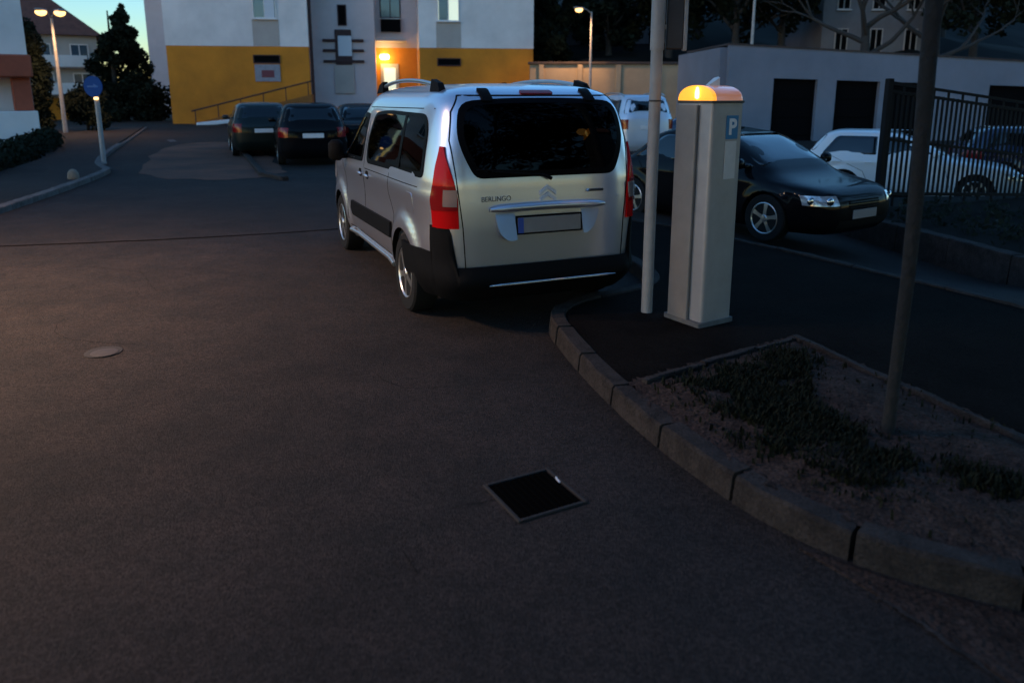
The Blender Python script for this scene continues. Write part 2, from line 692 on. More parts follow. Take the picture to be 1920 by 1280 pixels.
def ribbon(fn, pts, width, off, sgn=1, mb=None, sub=6, thick=0.004):
    mb = mb or MB()
    P = []
    for i in range(len(pts) - 1):
        for j in range(sub):
            t = j / sub
            P.append((pts[i][0] * (1 - t) + pts[i + 1][0] * t, pts[i][1] * (1 - t) + pts[i + 1][1] * t))
    P.append(pts[-1])
    vs, fs = [], []
    n = len(P)
    for i, (a, b) in enumerate(P):
        a0, b0 = P[max(0, i - 1)]
        a1, b1 = P[min(n - 1, i + 1)]
        L = hypot(a1 - a0, b1 - b0) or 1
        na, nb = -(b1 - b0) / L * width / 2, (a1 - a0) / L * width / 2
        nr = surf_normal(fn, a, b) * sgn
        for q, o in ((1, off - thick), (1, off), (-1, off), (-1, off - thick)):
            vs.append(fn(a + q * na, b + q * nb) + nr * o)
    for i in range(n - 1):
        for k in range(3):
            fs.append((i * 4 + k, i * 4 + k + 1, i * 4 + 5 + k, i * 4 + 4 + k))
    mb.add(vs, fs)
    return mb


def grid_patch(fn, us, vs_, off, thick, mb=None):
    """closed thin slab over a u x v grid; fn(u, v) gives the point, normals by differences"""
    mb = mb or MB()
    nu, nv = len(us), len(vs_)
    P = [[fn(u, v) for v in vs_] for u in us]
    N = []
    for i in range(nu):
        row = []
        for j in range(nv):
            a = P[min(i + 1, nu - 1)][j] - P[max(i - 1, 0)][j]
            b = P[i][min(j + 1, nv - 1)] - P[i][max(j - 1, 0)]
            n = a.cross(b)
            row.append(n.normalized() if n.length > 1e-9 else Vector((0, 0, 1)))
        N.append(row)
    # outward = away from the axis of the car
    s = sum(N[i][j].dot(P[i][j] - Vector((0, 1.8, .8))) for i in range(nu) for j in range(nv))
    sg = 1 if s > 0 else -1
    top = [P[i][j] + N[i][j] * sg * off for i in range(nu) for j in range(nv)]
    bot = [P[i][j] + N[i][j] * sg * (off - thick) for i in range(nu) for j in range(nv)]
    fs = []
    m = nu * nv
    for i in range(nu - 1):
        for j in range(nv - 1):
            q = (i * nv + j, (i + 1) * nv + j, (i + 1) * nv + j + 1, i * nv + j + 1)
            fs.append(q)
            fs.append(tuple(m + k for k in q[::-1]))
    per = [i * nv for i in range(nu)] + [(nu - 1) * nv + j for j in range(1, nv)] + [i * nv + nv - 1 for i in range(nu - 2, -1, -1)] + [j for j in range(nv - 2, 0, -1)]
    for a, b in zip(per, per[1:] + per[:1]):
        fs.append((a, b, m + b, m + a))
    mb.add(top + bot, fs)
    return mb


def cut_wheels(me_body, centers, r, depth, outer, dark):
    """boolean wheel arches out of a body mesh"""
    mb = MB()
    for (y, z) in centers:
        for sg in (-1, 1):
            mb.lathe([(r, sg * depth), (r, sg * outer)], 40, 'X', (0, y, z))
    cu = mb.build('cutter', dark)
    tmp = obj('tmp_body', me_body)
    b = tmp.modifiers.new('cut', 'BOOLEAN')
    b.object = cu
    b.operation = 'DIFFERENCE'
    b.solver = 'EXACT'
    try:
        b.material_mode = 'TRANSFER'
    except Exception:
        pass
    dg = bpy.context.evaluated_depsgraph_get()
    me = bpy.data.meshes.new_from_object(tmp.evaluated_get(dg))
    bpy.data.objects.remove(tmp)
    bpy.data.objects.remove(cu)
    return me


WHEEL_CACHE = {}


def wheel_meshes(R, rim_r, width, spokes, key):
    if key in WHEEL_CACHE:
        return WHEEL_CACHE[key]
    t = MB()
    w = width / 2
    prof = [(rim_r, -w), (R * .93, -w), (R * .985, -w * .85), (R, -w * .6), (R, w * .6), (R * .985, w * .85), (R * .93, w), (rim_r + .01, w), (rim_r, w * .9)]
    t.lathe(prof, 48, 'X')
    tm = t.mesh('tyre', M['rubber'], 35)
    r = MB()
    r.lathe([(rim_r * .99, w * .25), (rim_r * .99, w * .96), (rim_r * .95, w * 1.0), (rim_r * .90, w * .9), (rim_r * .88, w * .2)], 48, 'X')
    for k in range(spokes):
        a = 2 * pi * k / spokes
        pts = []
        ca, sa = cos(a), sin(a)
        for rr, ww in ((.14, .26), (.5, .20), (.93, .30)):
            for q in (-1, 1):
                da = q * ww / 2
                p = (rr * rim_r * ca - da * rim_r * sa, rr * rim_r * sa + da * rim_r * ca)
                pts.append(p)
        z = {0: .92, 1: .95, 2: .9}
        vs = []
        for i, (p, q) in enumerate(pts):
            vs.append((w * z[i // 2], p, q))
        for i, (p, q) in enumerate(pts):
            vs.append((w * .55, p, q))
        fs = [(0, 1, 3, 2), (2, 3, 5, 4), (6, 8, 9, 7), (8, 10, 11, 9), (0, 2, 8, 6), (2, 4, 10, 8), (1, 7, 9, 3), (3, 9, 11, 5), (0, 6, 7, 1), (4, 5, 11, 10)]
        r.add(vs, fs)
    r.lathe([(rim_r * .24, w * .4), (rim_r * .24, w * .9), (rim_r * .18, w * 1.02), (rim_r * .02, w * 1.04)], 24, 'X')
    rm = r.mesh('rim', M['alloy'], 35)
    d = MB().lathe([(rim_r * .93, w * .05), (rim_r * .93, w * .2)], 32, 'X')
    dm = d.mesh('brake_disc', M['seam'])
    WHEEL_CACHE[key] = (tm, rm, dm)
    return WHEEL_CACHE[key]


def add_wheels(root, centers, track, R, rim_r, width, spokes, key):
    tm, rm, dm = wheel_meshes(R, rim_r, width, spokes, key)
    for (y, z) in centers:
        for sg in (-1, 1):
            wo = obj('wheel', tm, root)
            wo.location = (sg * track, y, z)
            wo.rotation_euler = (random.uniform(0, 1.2), 0, pi if sg < 0 else 0)
            for nm, me in (('rim', rm), ('brake_disc', dm)):
                obj(nm, me, wo)


def frange(a, b, n):
    return [a + (b - a) * i / (n - 1) for i in range(n)]


# ------------------------------------------------------------------ ground
def gz(x, y):
    return -0.42 * smoothstep(1.6, 6.0, x) * smoothstep(5.5, 9.0, y) * (1 - smoothstep(24, 40, y))


def axis(vals):
    out = [vals[0][0]]
    for a, b, st in vals:
        n = max(1, round((b - a) / st))
        out += [a + (b - a) * (i + 1) / n for i in range(n)]
    return out


xs = axis([(-400, -60, 60), (-60, -12, 4), (-12, 12, .5), (12, 40, 2), (40, 400, 60)])
ys = axis([(-60, 0, 6), (0, 16, .5), (16, 44, 2), (44, 80, 6), (80, 700, 100)])
g = MB()
g.add([(x, y, gz(x, y)) for y in ys for x in xs],
      [(j * len(xs) + i, j * len(xs) + i + 1, (j + 1) * len(xs) + i + 1, (j + 1) * len(xs) + i) for j in range(len(ys) - 1) for i in range(len(xs) - 1)])
road = tag(g.build('road', M['asphalt'], smooth=180, fix=False), kind='structure', label='grey asphalt road and parking ground')

# kerb line of the pavement, front edge of the stones at the foot, from near right to under the van and on along it
KERB = [(5.6, 1.55), (3.6, 1.75), (2.6, 1.98), (2.05, 2.17), (1.72, 2.31), (1.46, 2.44), (1.22, 2.62), (1.0, 2.91), (.81, 3.31), (.63, 3.79),
        (.44, 4.47), (.30, 5.15), (.25, 5.55), (.42, 5.95), (.85, 6.25), (1.22, 6.55), (1.25, 7.2), (.95, 8.2), (.5, 9.4)]
KS = chaikin(KERB, 2, closed=False)


def polyline_at(P):
    L = [0]
    for a, b in zip(P, P[1:]):
        L.append(L[-1] + hypot(b[0] - a[0], b[1] - a[1]))

    def f(s):
        s = max(0, min(L[-1] - 1e-6, s))
        i = 0
        while L[i + 1] < s:
            i += 1
        t = (s - L[i]) / (L[i + 1] - L[i])
        return (P[i][0] * (1 - t) + P[i + 1][0] * t, P[i][1] * (1 - t) + P[i + 1][1] * t)
    return f, L[-1]


def offset_pt(f, s, d):
    a, b = f(s - .02), f(s + .02)
    L = hypot(b[0] - a[0], b[1] - a[1])
    nx, ny = (b[1] - a[1]) / L, -(b[0] - a[0]) / L
    p = f(s)
    return (p[0] + nx * d, p[1] + ny * d)


kf, KL = polyline_at(KS)


def stones(root, name, f, s0, s1, length, gap, width, z0, z1, material, jitter=.004, side=1, lean=0.0, bev=.012):
    s = s0
    while s < s1 - .05:
        L = min(length, s1 - s)
        n = max(2, int(L / .12))
        dz = random.uniform(-jitter, jitter)
        dx = random.uniform(-jitter, jitter)
        prof = [(0, z0), (lean, z1 - bev), (lean + bev, z1), (width - bev, z1), (width, z1 - bev), (width, z0)]
        mb = MB()
        vs, fs = [], []
        ss = frange(s + gap / 2, s + L - gap / 2, n + 1)
        m = len(prof)
        for q in ss:
            for (d, z) in prof:
                p = offset_pt(f, q, side * d + dx)
                vs.append((p[0], p[1], z + dz + random.uniform(-.009, .004) if z > z0 + .01 else z))
        for i in range(n):
            for k in range(m):
                k2 = (k + 1) % m
                fs.append((i * m + k, i * m + k2, (i + 1) * m + k2, (i + 1) * m + k))
        fs.append(tuple(range(m)))
        fs.append(tuple(range(n * m, n * m + m))[::-1])
        mb.add(vs, fs)
        mb.build(name, material, root, smooth=25)
        s += L


kerb = tag(bpy.data.objects.new('kerb', None), kind='structure', label='curved kerb of worn concrete stones')
COL.objects.link(kerb)
stones(kerb, 'kerb_stone', kf, 0, KL, .56, .022, .135, -.06, .128, M['kerb'], jitter=.006, side=1, lean=.018)

# pavement slab behind the kerb (the bed is a hole filled by the dirt on top)
inner = [offset_pt(kf, s, .137) for s in frange(0, KL, 60)]
FAR = [(1.0, 10.2), (1.75, 9.75), (2.62, 8.4), (3.16, 7.35), (3.9, 5.9), (4.6, 4.3), (5.6, 2.4)]
pave = MB().prism(inner + FAR, -.05, .112)
tag(pave.build('pavement', M['paving']), kind='structure', label='dark asphalt pavement inside the kerb')
fk, FL = polyline_at(chaikin(FAR, 1, closed=False))
kerb2 = tag(bpy.data.objects.new('pavement_edge', None), kind='structure', label='thin edge stones on the far side of the pavement')
COL.objects.link(kerb2)
stones(kerb2, 'edge_stone', fk, .1, FL, .95, .012, .07, -.45, .135, M['kerb'], side=-1)

# planted bed
BED = [(.74, 4.12), (1.93, 4.92), (2.47, 3.36), (2.95, 2.3), (2.1, 2.3), (1.75, 2.46), (1.5, 2.59), (1.3, 2.75), (1.1, 3.03), (.93, 3.4), (.78, 3.85)]
bl, bt, br = BED[0], BED[1], BED[2]
n = 90
bx = MB()
vs, fs, idx = [], [], {}
for j in range(n + 1):
    for i in range(n + 1):
        x = .5 + 2.6 * i / n
        y = 2.1 + 3.0 * j / n
        if inside(x, y, BED) or poly_dist(x, y, BED) < .075:
            idx[(i, j)] = len(vs)
            e = poly_dist(x, y, BED) if inside(x, y, BED) else 0
            vs.append((x, y, .118 + min(.05, e * .2) * (0.6 + .4 * sin(x * 7 + 1) * cos(y * 5)) + random.uniform(-.004, .010)))
for j in range(n):
    for i in range(n):
        k = [(i, j), (i + 1, j), (i + 1, j + 1), (i, j + 1)]
        if all(q in idx for q in k):
            fs.append(tuple(idx[q] for q in k))
bx.add(vs, fs)
tag(bx.build('dirt_bed', M['dirt'], smooth=180, fix=False), kind='structure', label='bare brown soil of the planted bed')
edge = tag(bpy.data.objects.new('bed_edging', None), kind='structure', label='thin concrete edging of the planted bed')
COL.objects.link(edge)
for P in ([bl, bt], [bt, br, (2.95, 2.3)]):
    f_, L_ = polyline_at(P)
    stones(edge, 'edging_stone', f_, 0, L_, .5, .010, .045, .05, .150, M['kerb'], jitter=.008, side=1, bev=.006)

# grass in the bed, in dark patches
GP = [[(.95, 4.05), (1.75, 4.6), (1.86, 4.55), (1.72, 4.1), (1.6, 3.75), (1.72, 3.4), (1.8, 3.1), (1.62, 2.85), (1.4, 2.9), (1.2, 3.2), (1.05, 3.55)],
      [(1.98, 3.1), (2.15, 3.0), (2.14, 2.78), (1.98, 2.75), (1.88, 2.9)]]
gr = MB()
cnt = 0
while cnt < 11000:
    x, y = random.uniform(.8, 2.9), random.uniform(2.35, 4.9)
    d = min((poly_dist(x, y, P) if not inside(x, y, P) else -poly_dist(x, y, P)) for P in GP)
    pr = 1.0 if d < -.06 else (.55 if d < 0 else (.10 if d < .10 else .012))
    if random.random() > pr or not inside(x, y, BED):
        continue
    if sin(x * 11 + 2 * sin(y * 7)) * cos(y * 9 + x * 3) > random.uniform(.25, .9):
        continue
    cnt += 1
    a = random.uniform(0, 2 * pi)
    h = random.uniform(.02, .062) * (1 if d < 0 else .6)
    w = random.uniform(.004, .008)
    lx, ly = cos(a + 1.3) * h * random.uniform(.2, .9), sin(a + 1.3) * h * random.uniform(.2, .9)
    z = .12 + .02
    gr.add([(x - cos(a) * w, y - sin(a) * w, z - .02), (x + cos(a) * w, y + sin(a) * w, z - .02),
            (x + lx * .5 + cos(a) * w * .8, y + ly * .5 + sin(a) * w * .8, z + h * .6),
            (x + lx * .5 - cos(a) * w * .8, y + ly * .5 - sin(a) * w * .8, z + h * .6), (x + lx, y + ly, z + h)],
           [(0, 1, 2, 3), (3, 2, 4)])
tag(gr.build('grass', M['grass'], fix=False), label='dark short grass growing over the middle of the planted bed', cat='grass', kind='stuff')
# loose grit and dead leaves on the bed and in the gutter
gt = MB()
for _ in range(1700):
    if random.random() < .6:
        x, y = random.uniform(.8, 2.9), random.uniform(2.35, 4.9)
        if not inside(x, y, BED):
            continue
        z = .15
    else:
        s = random.uniform(1.0, KL - 4)
        p = offset_pt(kf, s, -abs(random.gauss(0, .10)) - .01)
        x, y, z = p[0], p[1], .004
    r = random.uniform(.002, .007)
    a = random.uniform(0, 6)
    gt.add([(x + r * cos(a + q * 2.1), y + r * sin(a + q * 2.1), z) for q in range(3)] + [(x, y, z + r * .9)], [(0, 1, 3), (1, 2, 3), (2, 0, 3)])
tag(gt.build('gravel', M['kerb'], fix=False), label='scattered grit along the kerb and on the soil', cat='gravel', kind='stuff')

# left pavement island with its pale kerb, and the road beyond
ISL = [(-5.6, 2.0), (-6.6, 6.0), (-7.5, 10.6), (-8.05, 13.3), (-8.6, 15.6), (-9.1, 17.3), (-9.5, 17.75), (-10.4, 19.2), (-12.0, 22.8), (-15.0, 30.3), (-19.0, 40.0)]
f_, L_ = polyline_at(chaikin(ISL, 2, closed=False))
ik = tag(bpy.data.objects.new('island_kerb', None), kind='structure', label='pale kerb of the pavement on the left of the road')
COL.objects.link(ik)
stones(ik, 'kerb_stone', f_, 0, 25.5, .98, .016, .16, -.05, .10, M['kerb_pale'], side=-1)
stones(ik, 'kerb_stone', f_, 25.5, L_, 1.6, .016, .10, -.05, .07, M['kerb_pale'], side=-1)
inner = [offset_pt(f_, s, -.162) for s in frange(0, L_, 50)]
outer = [(-24.0, 40.0), (-17.5, 30.0), (-13.2, 22.5), (-10.5, 14.5), (-9.2, 8.0), (-8.0, 2.0)]
tag(MB().prism(inner + outer, -.05, .085).build('left_pavement', M['asphalt']), kind='structure', label='asphalt pavement left of the road')
# worn reddish strip on the road
rp = MB()
RP = chaikin([(-8.6, 17.0), (-7.0, 15.6), (-5.4, 16.0), (-5.1, 17.3), (-6.2, 20.0), (-9.0, 26.5), (-10.2, 28.4), (-12.2, 27.6), (-10.6, 22.5)], 2)
RP = [(x + random.uniform(-.12, .12), y + random.uniform(-.2, .2)) for x, y in RP]
rp.add([(x, y, .005) for x, y in RP], [tuple(range(len(RP)))])
tag(rp.build('road_patch', M['redpatch']), kind='structure', label='reddish worn asphalt patch across the side road')
rm = MB()
for (x, y, l, w_, a) in ((-12.9, 29.0, 1.5, .25, .5),):
    rm.box((x, y, .006), (w_, l, .004), a)
tag(rm.build('road_marking', M['kerb_pale']), kind='structure', label='faded pale road marking')
# parking lot kerb left of the van
LK = [(-9.9, 27.2), (-9.35, 25.7), (-7.2, 21.0), (-5.4, 16.6), (-4.6, 15.6)]
f_, L_ = polyline_at(LK)
lk = tag(bpy.data.objects.new('lot_kerb', None), kind='structure', label='low kerb in front of the dark cars')
COL.objects.link(lk)
stones(lk, 'kerb_stone', f_, 0, L_, .98, .02, .14, -.05, .09, M['kerb'], side=1)
# raised kerb wall at the right, below the fence
RK = [(4.55, 13.2), (5.12, 11.5), (5.62, 8.2), (6.1, 5.2), (6.4, 3.0)]
f_, L_ = polyline_at(chaikin(RK, 2, closed=False))
rk = tag(bpy.data.objects.new('bed_kerb', None), kind='structure', label='low concrete kerb between the lot and the dark planting')
COL.objects.link(rk)
stones(rk, 'kerb_stone', f_, 0, L_, 1.0, .014, .20, -.55, -.02, M['kerb'], side=-1, lean=.02)
bd = MB().prism([offset_pt(f_, s, -.202) for s in frange(0, L_, 14)] + [(14, 3.0), (16, 14.6), (8.5, 13.6), (4.9, 13.3)], -.8, -.06)
tag(bd.build('planting_ground', M['hill']), kind='structure', label='dark soil of the planting under the fence')


gd = MB().prism([(1.13, 2.66), (1.36, 2.29), (1.51, 1.97), (1.66, 1.6), (3.2, 1.1), (3.4, 1.72), (2.55, 1.95), (1.75, 2.26), (1.42, 2.44)], -.02, .006)
tag(gd.build('gutter', M['dirt']), kind='structure', label='earthy gutter along the foot of the kerb')
gl_ = MB()
gp = chaikin([(1.30, 2.36), (1.38, 2.22), (1.49, 1.97), (1.64, 1.6)], 3, closed=False)
gp = [(x + random.uniform(-.006, .006), y) for x, y in gp]
ng = len(gp)
gl_.add([(x - random.uniform(.002, .012), y, .010) for x, y in gp] + [(x + random.uniform(.002, .014), y + .01, .010) for x, y in gp], [(i, i + 1, ng + i + 1, ng + i) for i in range(ng - 1)])
tag(gl_.build('gutter_line', M['kerb']), kind='structure', label='thin pale strip at the edge of the gutter')
se = MB()
sp_ = chaikin([(-14, 9.0), (-9.0, 8.55), (-6.2, 8.6), (-3.6, 9.3), (-2.2, 9.9)], 3, closed=False)
sp_ = [(x, y + random.uniform(-.015, .015)) for x, y in sp_]
se.add([(x, y - .03, .004) for x, y in sp_] + [(x, y + .03, .004) for x, y in sp_], [(i, i + 1, len(sp_) + i + 1, len(sp_) + i) for i in range(len(sp_) - 1)])
tag(se.build('tar_seam', M['paving']), kind='structure', label='dark tar seam across the road')
ck_ = MB()
rq = random.Random(19)
for (x, y, a, n_) in ((-3.4, 6.6, -.5, 26), (-.9, 4.6, -1.1, 14), (-.35, 2.5, 2.2, 12), (.2, 3.5, .9, 10), (-4.6, 7.6, .1, 24), (-1.0, 7.4, 2.6, 16)):
    P_ = []
    for _ in range(n_):
        P_.append((x, y))
        a += rq.gauss(0, .35)
        x, y = x + cos(a) * .085, y + sin(a) * .085
    w_ = [rq.uniform(.0008, .0028) for _ in P_]
    ck_.add([(p[0], p[1] - q, .0035) for p, q in zip(P_, w_)] + [(p[0] + q * .6, p[1] + q, .0035) for p, q in zip(P_, w_)],
            [(i, i + 1, n_ + i + 1, n_ + i) for i in range(n_ - 1)])
tag(ck_.build('road_crack', M['seam']), kind='structure', label='fine dark cracks in the road asphalt')
# dark ground cover under the fence
gc = MB()
rq = random.Random(77)
cl_ = []
for _ in range(260):
    t_ = rq.random()
    x0_ = 5.2 + 1.3 * t_ + rq.uniform(.2, 6.5)
    cl_.append(((x0_, 12.0 - 8.5 * t_ + rq.uniform(-.4, .4), .02), rq.uniform(.12, .26)))


# ------------------------------------------------------------------ the silver van
VAN = Stack([(.22, .79, .10, 4.22), (.30, .84, .03, 4.33), (.40, .872, .0, 4.38), (.52, .885, .0, 4.38), (.75, .895, .0, 4.36), (.95, .898, .005, 4.26),
             (1.04, .894, .01, 4.02), (1.12, .884, .015, 3.60), (1.2, .868, .025, 3.42), (1.4, .826, .06, 3.12), (1.58, .780, .105, 2.85),
             (1.68, .742, .15, 2.70), (1.74, .695, .21, 2.60), (1.785, .61, .32, 2.46), (1.815, .47, .5, 2.26), (1.83, .28, .8, 2.0), (1.835, .06, 1.3, 1.5)], 8.5)
VW = [(.83, .315), (3.56, .315)]


def van_bump(y, z):
    b = 0
    for (cy, cz) in VW:
        d = hypot(y - cy, (z - cz) * 0.92)
        b += .030 * (1 - smoothstep(.40, .50, d))
    # waist crease
    b += .008 * math.exp(-((z - 1.0) / .05) ** 2) - .006 * math.exp(-((z - .80) / .09) ** 2)
    return b


VAN.bump = van_bump
REAR_GLASS = rounded([(-.565, 1.15), (.565, 1.15), (.645, 1.31), (.68, 1.47), (.635, 1.69), (.3, 1.715), (-.3, 1.715), (-.635, 1.69), (-.68, 1.47), (-.645, 1.31)],
                     [.06, .06, .1, .1, .10, .2, .2, .10, .1, .1], 4)
SIDE_A = rounded([(.36, 1.135), (2.17, 1.10), (2.24, 1.30), (2.12, 1.575), (1.7, 1.605), (.52, 1.60), (.40, 1.50)], [.05, .09, .1, .10, .2, .09, .1], 4)
SIDE_B = rounded([(2.37, 1.10), (3.30, 1.075), (3.34, 1.12), (2.82, 1.50), (2.6, 1.575), (2.36, 1.56)], [.05, .04, .05, .1, .1, .04], 4)


def shrink(poly, d):
    cx = sum(p[0] for p in poly) / len(poly)
    cy = sum(p[1] for p in poly) / len(poly)
    hx = max(abs(p[0] - cx) for p in poly)
    hy = max(abs(p[1] - cy) for p in poly)
    return [(cx + (p[0] - cx) * (1 - d / hx), cy + (p[1] - cy) * (1 - d / hy)) for p in poly]


RG_IN, SA_IN, SB_IN = shrink(REAR_GLASS, .03), shrink(SIDE_A, .03), shrink(SIDE_B, .03)
WS = [(-.66, 1.16), (.66, 1.16), (.60, 1.60), (-.60, 1.60)]


def in_lining(c):
    return in_window(c, .075)


def in_window(c, d=.03):
    RG_IN, SA_IN, SB_IN = shrink(REAR_GLASS, d), shrink(SIDE_A, d), shrink(SIDE_B, d)
    if c.z < 1.05 or c.z > 1.75:
        return False
    if abs(c.x) < .70 and c.y < .3:
        return inside(c.x, c.z, RG_IN)
    if c.y > 2.6 and abs(c.x) < .70 and abs(c.y - VAN.f(c.z)) < .12:
        return inside(c.x, c.z, WS)
    if abs(c.x) > .6:
        return inside(c.y, c.z, SA_IN) or inside(c.y, c.z, SB_IN)
    return False


van = thing('silver_van', 'silver passenger van with black tinted rear window parked at the kerb end', 'van', (.27, 5.63, .0), radians(22.9))
vz = frange(.22, .56, 10) + frange(.585, 1.02, 12) + frange(1.045, 1.72, 34) + [1.735, 1.75, 1.765, 1.78, 1.792, 1.803, 1.812, 1.819, 1.825, 1.829, 1.832, 1.834, 1.835]
body = VAN.shell(vz, 120, 44)
bm_ = body.mesh('body', M['silver'], False)
bm_ = cut_wheels(bm_, VW, .375, .60, 1.2, M['seam'])
b2 = bmesh.new()
b2.from_mesh(bm_)
kill = [f for f in b2.faces if in_window(f.calc_center_median())]
bmesh.ops.delete(b2, geom=kill, context='FACES')
b2.to_mesh(bm_)
b2.free()
smooth_mesh(bm_, 38)
vb = obj('body', bm_, van)
# lining inside the shell
lin = VAN.shell([.36, .6, .9] + frange(1.04, 1.72, 30) + [1.76, 1.79], 100, 40, off=-.045, skip=in_lining, caps=True)
lin.build('lining', M['interior'], van, smooth=180)

side_l = lambda y, z: VAN.side(-1, y, z)
side_r = lambda y, z: VAN.side(1, y, z)
rear = lambda x, z: VAN.rear(x, z)
front = lambda x, z: VAN.front(x, z)


def sign_out(fn, a, b):
    n_ = surf_normal(fn, a, b)
    c_ = fn(a, b) - Vector((0, 2.0, .9))
    return 1 if n_.dot(c_) > 0 else -1


def window(root, name, fn, poly, gm, frame_w=.045, off=.006):
    sg = sign_out(fn, poly[0][0], poly[0][1])
    inn = shrink(poly, frame_w)
    fr = MB()
    n_ = len(poly)
    vs, fs = [], []
    for P_, o_ in ((poly, -.012), (poly, off), (inn, off), (inn, -.002)):
        vs += [fn(a, b) + surf_normal(fn, a, b) * sg * o_ for a, b in P_]
    for i in range(3):
        for k in range(n_):
            k2 = (k + 1) % n_
            fs.append((i * n_ + k, i * n_ + k2, (i + 1) * n_ + k2, (i + 1) * n_ + k))
    fr.add(vs, fs)
    o = fr.build(name, M['trim_black'], root, smooth=40)
    gp = panel(fn, inn, off - .001, sg, skirt=.0)
    # drop the degenerate skirt ring
    gp.build('pane', gm, o, smooth=180)
    return o


window(van, 'rear_window', rear, REAR_GLASS, M['glass_van'])
for sg, fn in ((-1, side_l), (1, side_r)):
    qa = [p for p in SIDE_A]
    window(van, 'side_window', fn, qa, M['glass_van'])
    window(van, 'front_window', fn, SIDE_B, M['glass_van'])
    # slim black post between sliding door window and quarter window
    s_ = sign_out(fn, 1.1, 1.3)
    ribbon(fn, [(1.02, 1.16), (1.02, 1.58)], .07, .0075, s_).build('window_post', M['trim_black'], van)
window(van, 'windscreen', front, rounded([(-.74, 1.13), (.74, 1.13), (.66, 1.63), (-.66, 1.63)], .08, 4), M['glass_clear'], .05)

# seams
sm = MB()
TG = [(-.652, .50), (-.668, .80), (-.70, 1.10), (-.725, 1.42), (-.69, 1.62), (-.62, 1.735)]
ribbon(rear, TG, .008, .002, 1, sm)
ribbon(rear, [(-a, b) for a, b in TG], .008, .002, 1, sm)
ribbon(rear, [(-.62, 1.735), (.62, 1.735)], .008, .003, 1, sm, 16)
for fn in (side_l, side_r):
    s_ = sign_out(fn, 1.5, .9)
    for line in ([(1.16, .36), (1.16, .75), (1.30, .92), (1.30, 1.09)], [(2.28, .36), (2.29, 1.62)], [(3.14, .42), (3.22, .9), (3.38, 1.06)],
                 [(1.16, .36), (3.12, .36)], [(.45, 1.06), (2.25, 1.045)], [(.38, 1.64), (2.7, 1.62)]):
        ribbon(fn, line, .007, .0015, s_, sm, 8)
sm.build('panel_seam', M['seam'], van)

# bumper: grid around the rear
def bump_fn(u, t):
    """u -1..1 around the back (from left side to right side), t 0..1 from the bottom to the top edge"""
    sg = -1 if u < 0 else 1
    d = .80 * (1 - 0) - abs(u) * 1.42   # 0.8 at the middle, negative on the side
    zt = .505 + .30 * smoothstep(.09, .075, d) * (1 if d > -.075 else 0)
    if d > .0 and d < .12:
        pass
    if d <= -.075:
        zt = .60
    z = .235 + (zt - .235) * t
    w = VAN.w(z)
    d2 = d if d < .3 else d * (w * VAN.v0) / .80
    p = VAN.corner(sg, min(d2, w * VAN.v0 - 1e-4), z)
    if z < .52:
        bul = math.exp(-((z - .40) / .09) ** 2) * .055 * smoothstep(-.5, .0, d)
        p.y -= bul
    return p


us = [-1, -.95, -.9, -.86, -.82, -.78, -.74, -.70, -.66, -.63, -.618, -.612, -.60, -.57, -.54, -.52, -.508, -.498, -.49, -.46, -.42, -.36, -.28, -.2, -.1, 0]
us = us + [-u for u in us[-2::-1]]
grid_patch(bump_fn, us, frange(0, 1, 12), .012, .03).build('bumper', M['black_plastic'], van, smooth=50)
st = MB()


def strip_pt(x):
    p = VAN.rear(x, .385)
    return (x, p.y - .072, .372 + .0 * x)


st.tube([strip_pt(x) for x in frange(-.50, .56, 14)], [.004] + [.013] * 12 + [.004], 10)
st.build('bumper_strip', M['chrome'], van, smooth=60)

# tail lights on the corners
for sg in (-1, 1):
    zs = frange(.795, 1.375, 18)

    def lf(t, z, sg=sg):
        k = (z - .795) / .58
        inner_ = .128 * (1 - smoothstep(.30, 1.05, k) * .93) + .004
        outer_ = -.03 + .02 * smoothstep(.7, 1.0, k)
        return VAN.corner(sg, outer_ + (inner_ - outer_) * t, z)
    lamp = grid_patch(lf, frange(0, 1, 12), zs, .016, .03).build('tail_light', M['red_lens'], van, smooth=60)

    def rf(t, z, sg=sg):
        k = (z - .795) / .58
        return VAN.corner(sg, .045 + .080 * t - .012 * (z - .95), z)
    def bfn(t, z, lf=lf):
        return lf(.04 + .92 * t, z)
    grid_patch(bfn, frange(0, 1, 8), frange(.925, 1.10, 9), .0225, .012).build('lens_band', M['dark_red_lens'], lamp, smooth=60)
    grid_patch(rf, frange(0, 1, 6), frange(.955, 1.075, 6), .027, .012).build('reverse_light', M['lens_grey'], lamp, smooth=60)

# high brake light, hinge covers, wiper, rear washer
panel(rear, rounded([(-.135, 1.742), (.135, 1.742), (.13, 1.768), (-.13, 1.768)], .012, 3), .010, 1, skirt=.02).build('brake_light', M['dark_red_lens'], van, smooth=50)
for x in (-.42, .42):
    panel(rear, rounded([(x - .042, 1.69), (x + .042, 1.69), (x + .042, 1.775), (x - .042, 1.775)], .012, 3), .016, 1, skirt=.025).build('hinge_cover', M['black_plastic'], van, smooth=50)
w_ = MB()
pw = lambda x, z, o: tuple(VAN.rear(x, z) - Vector((0, o, 0)))
w_.tube([pw(.02, 1.135, .03), pw(-.05, 1.165, .035), pw(-.45, 1.20, .03)], [.014, .010, .006], 8)
w_.tube([pw(-.12, 1.19, .02), pw(-.56, 1.215, .02)], .008, 6)
w_.build('rear_wiper', M['black_plastic'], van, smooth=60)

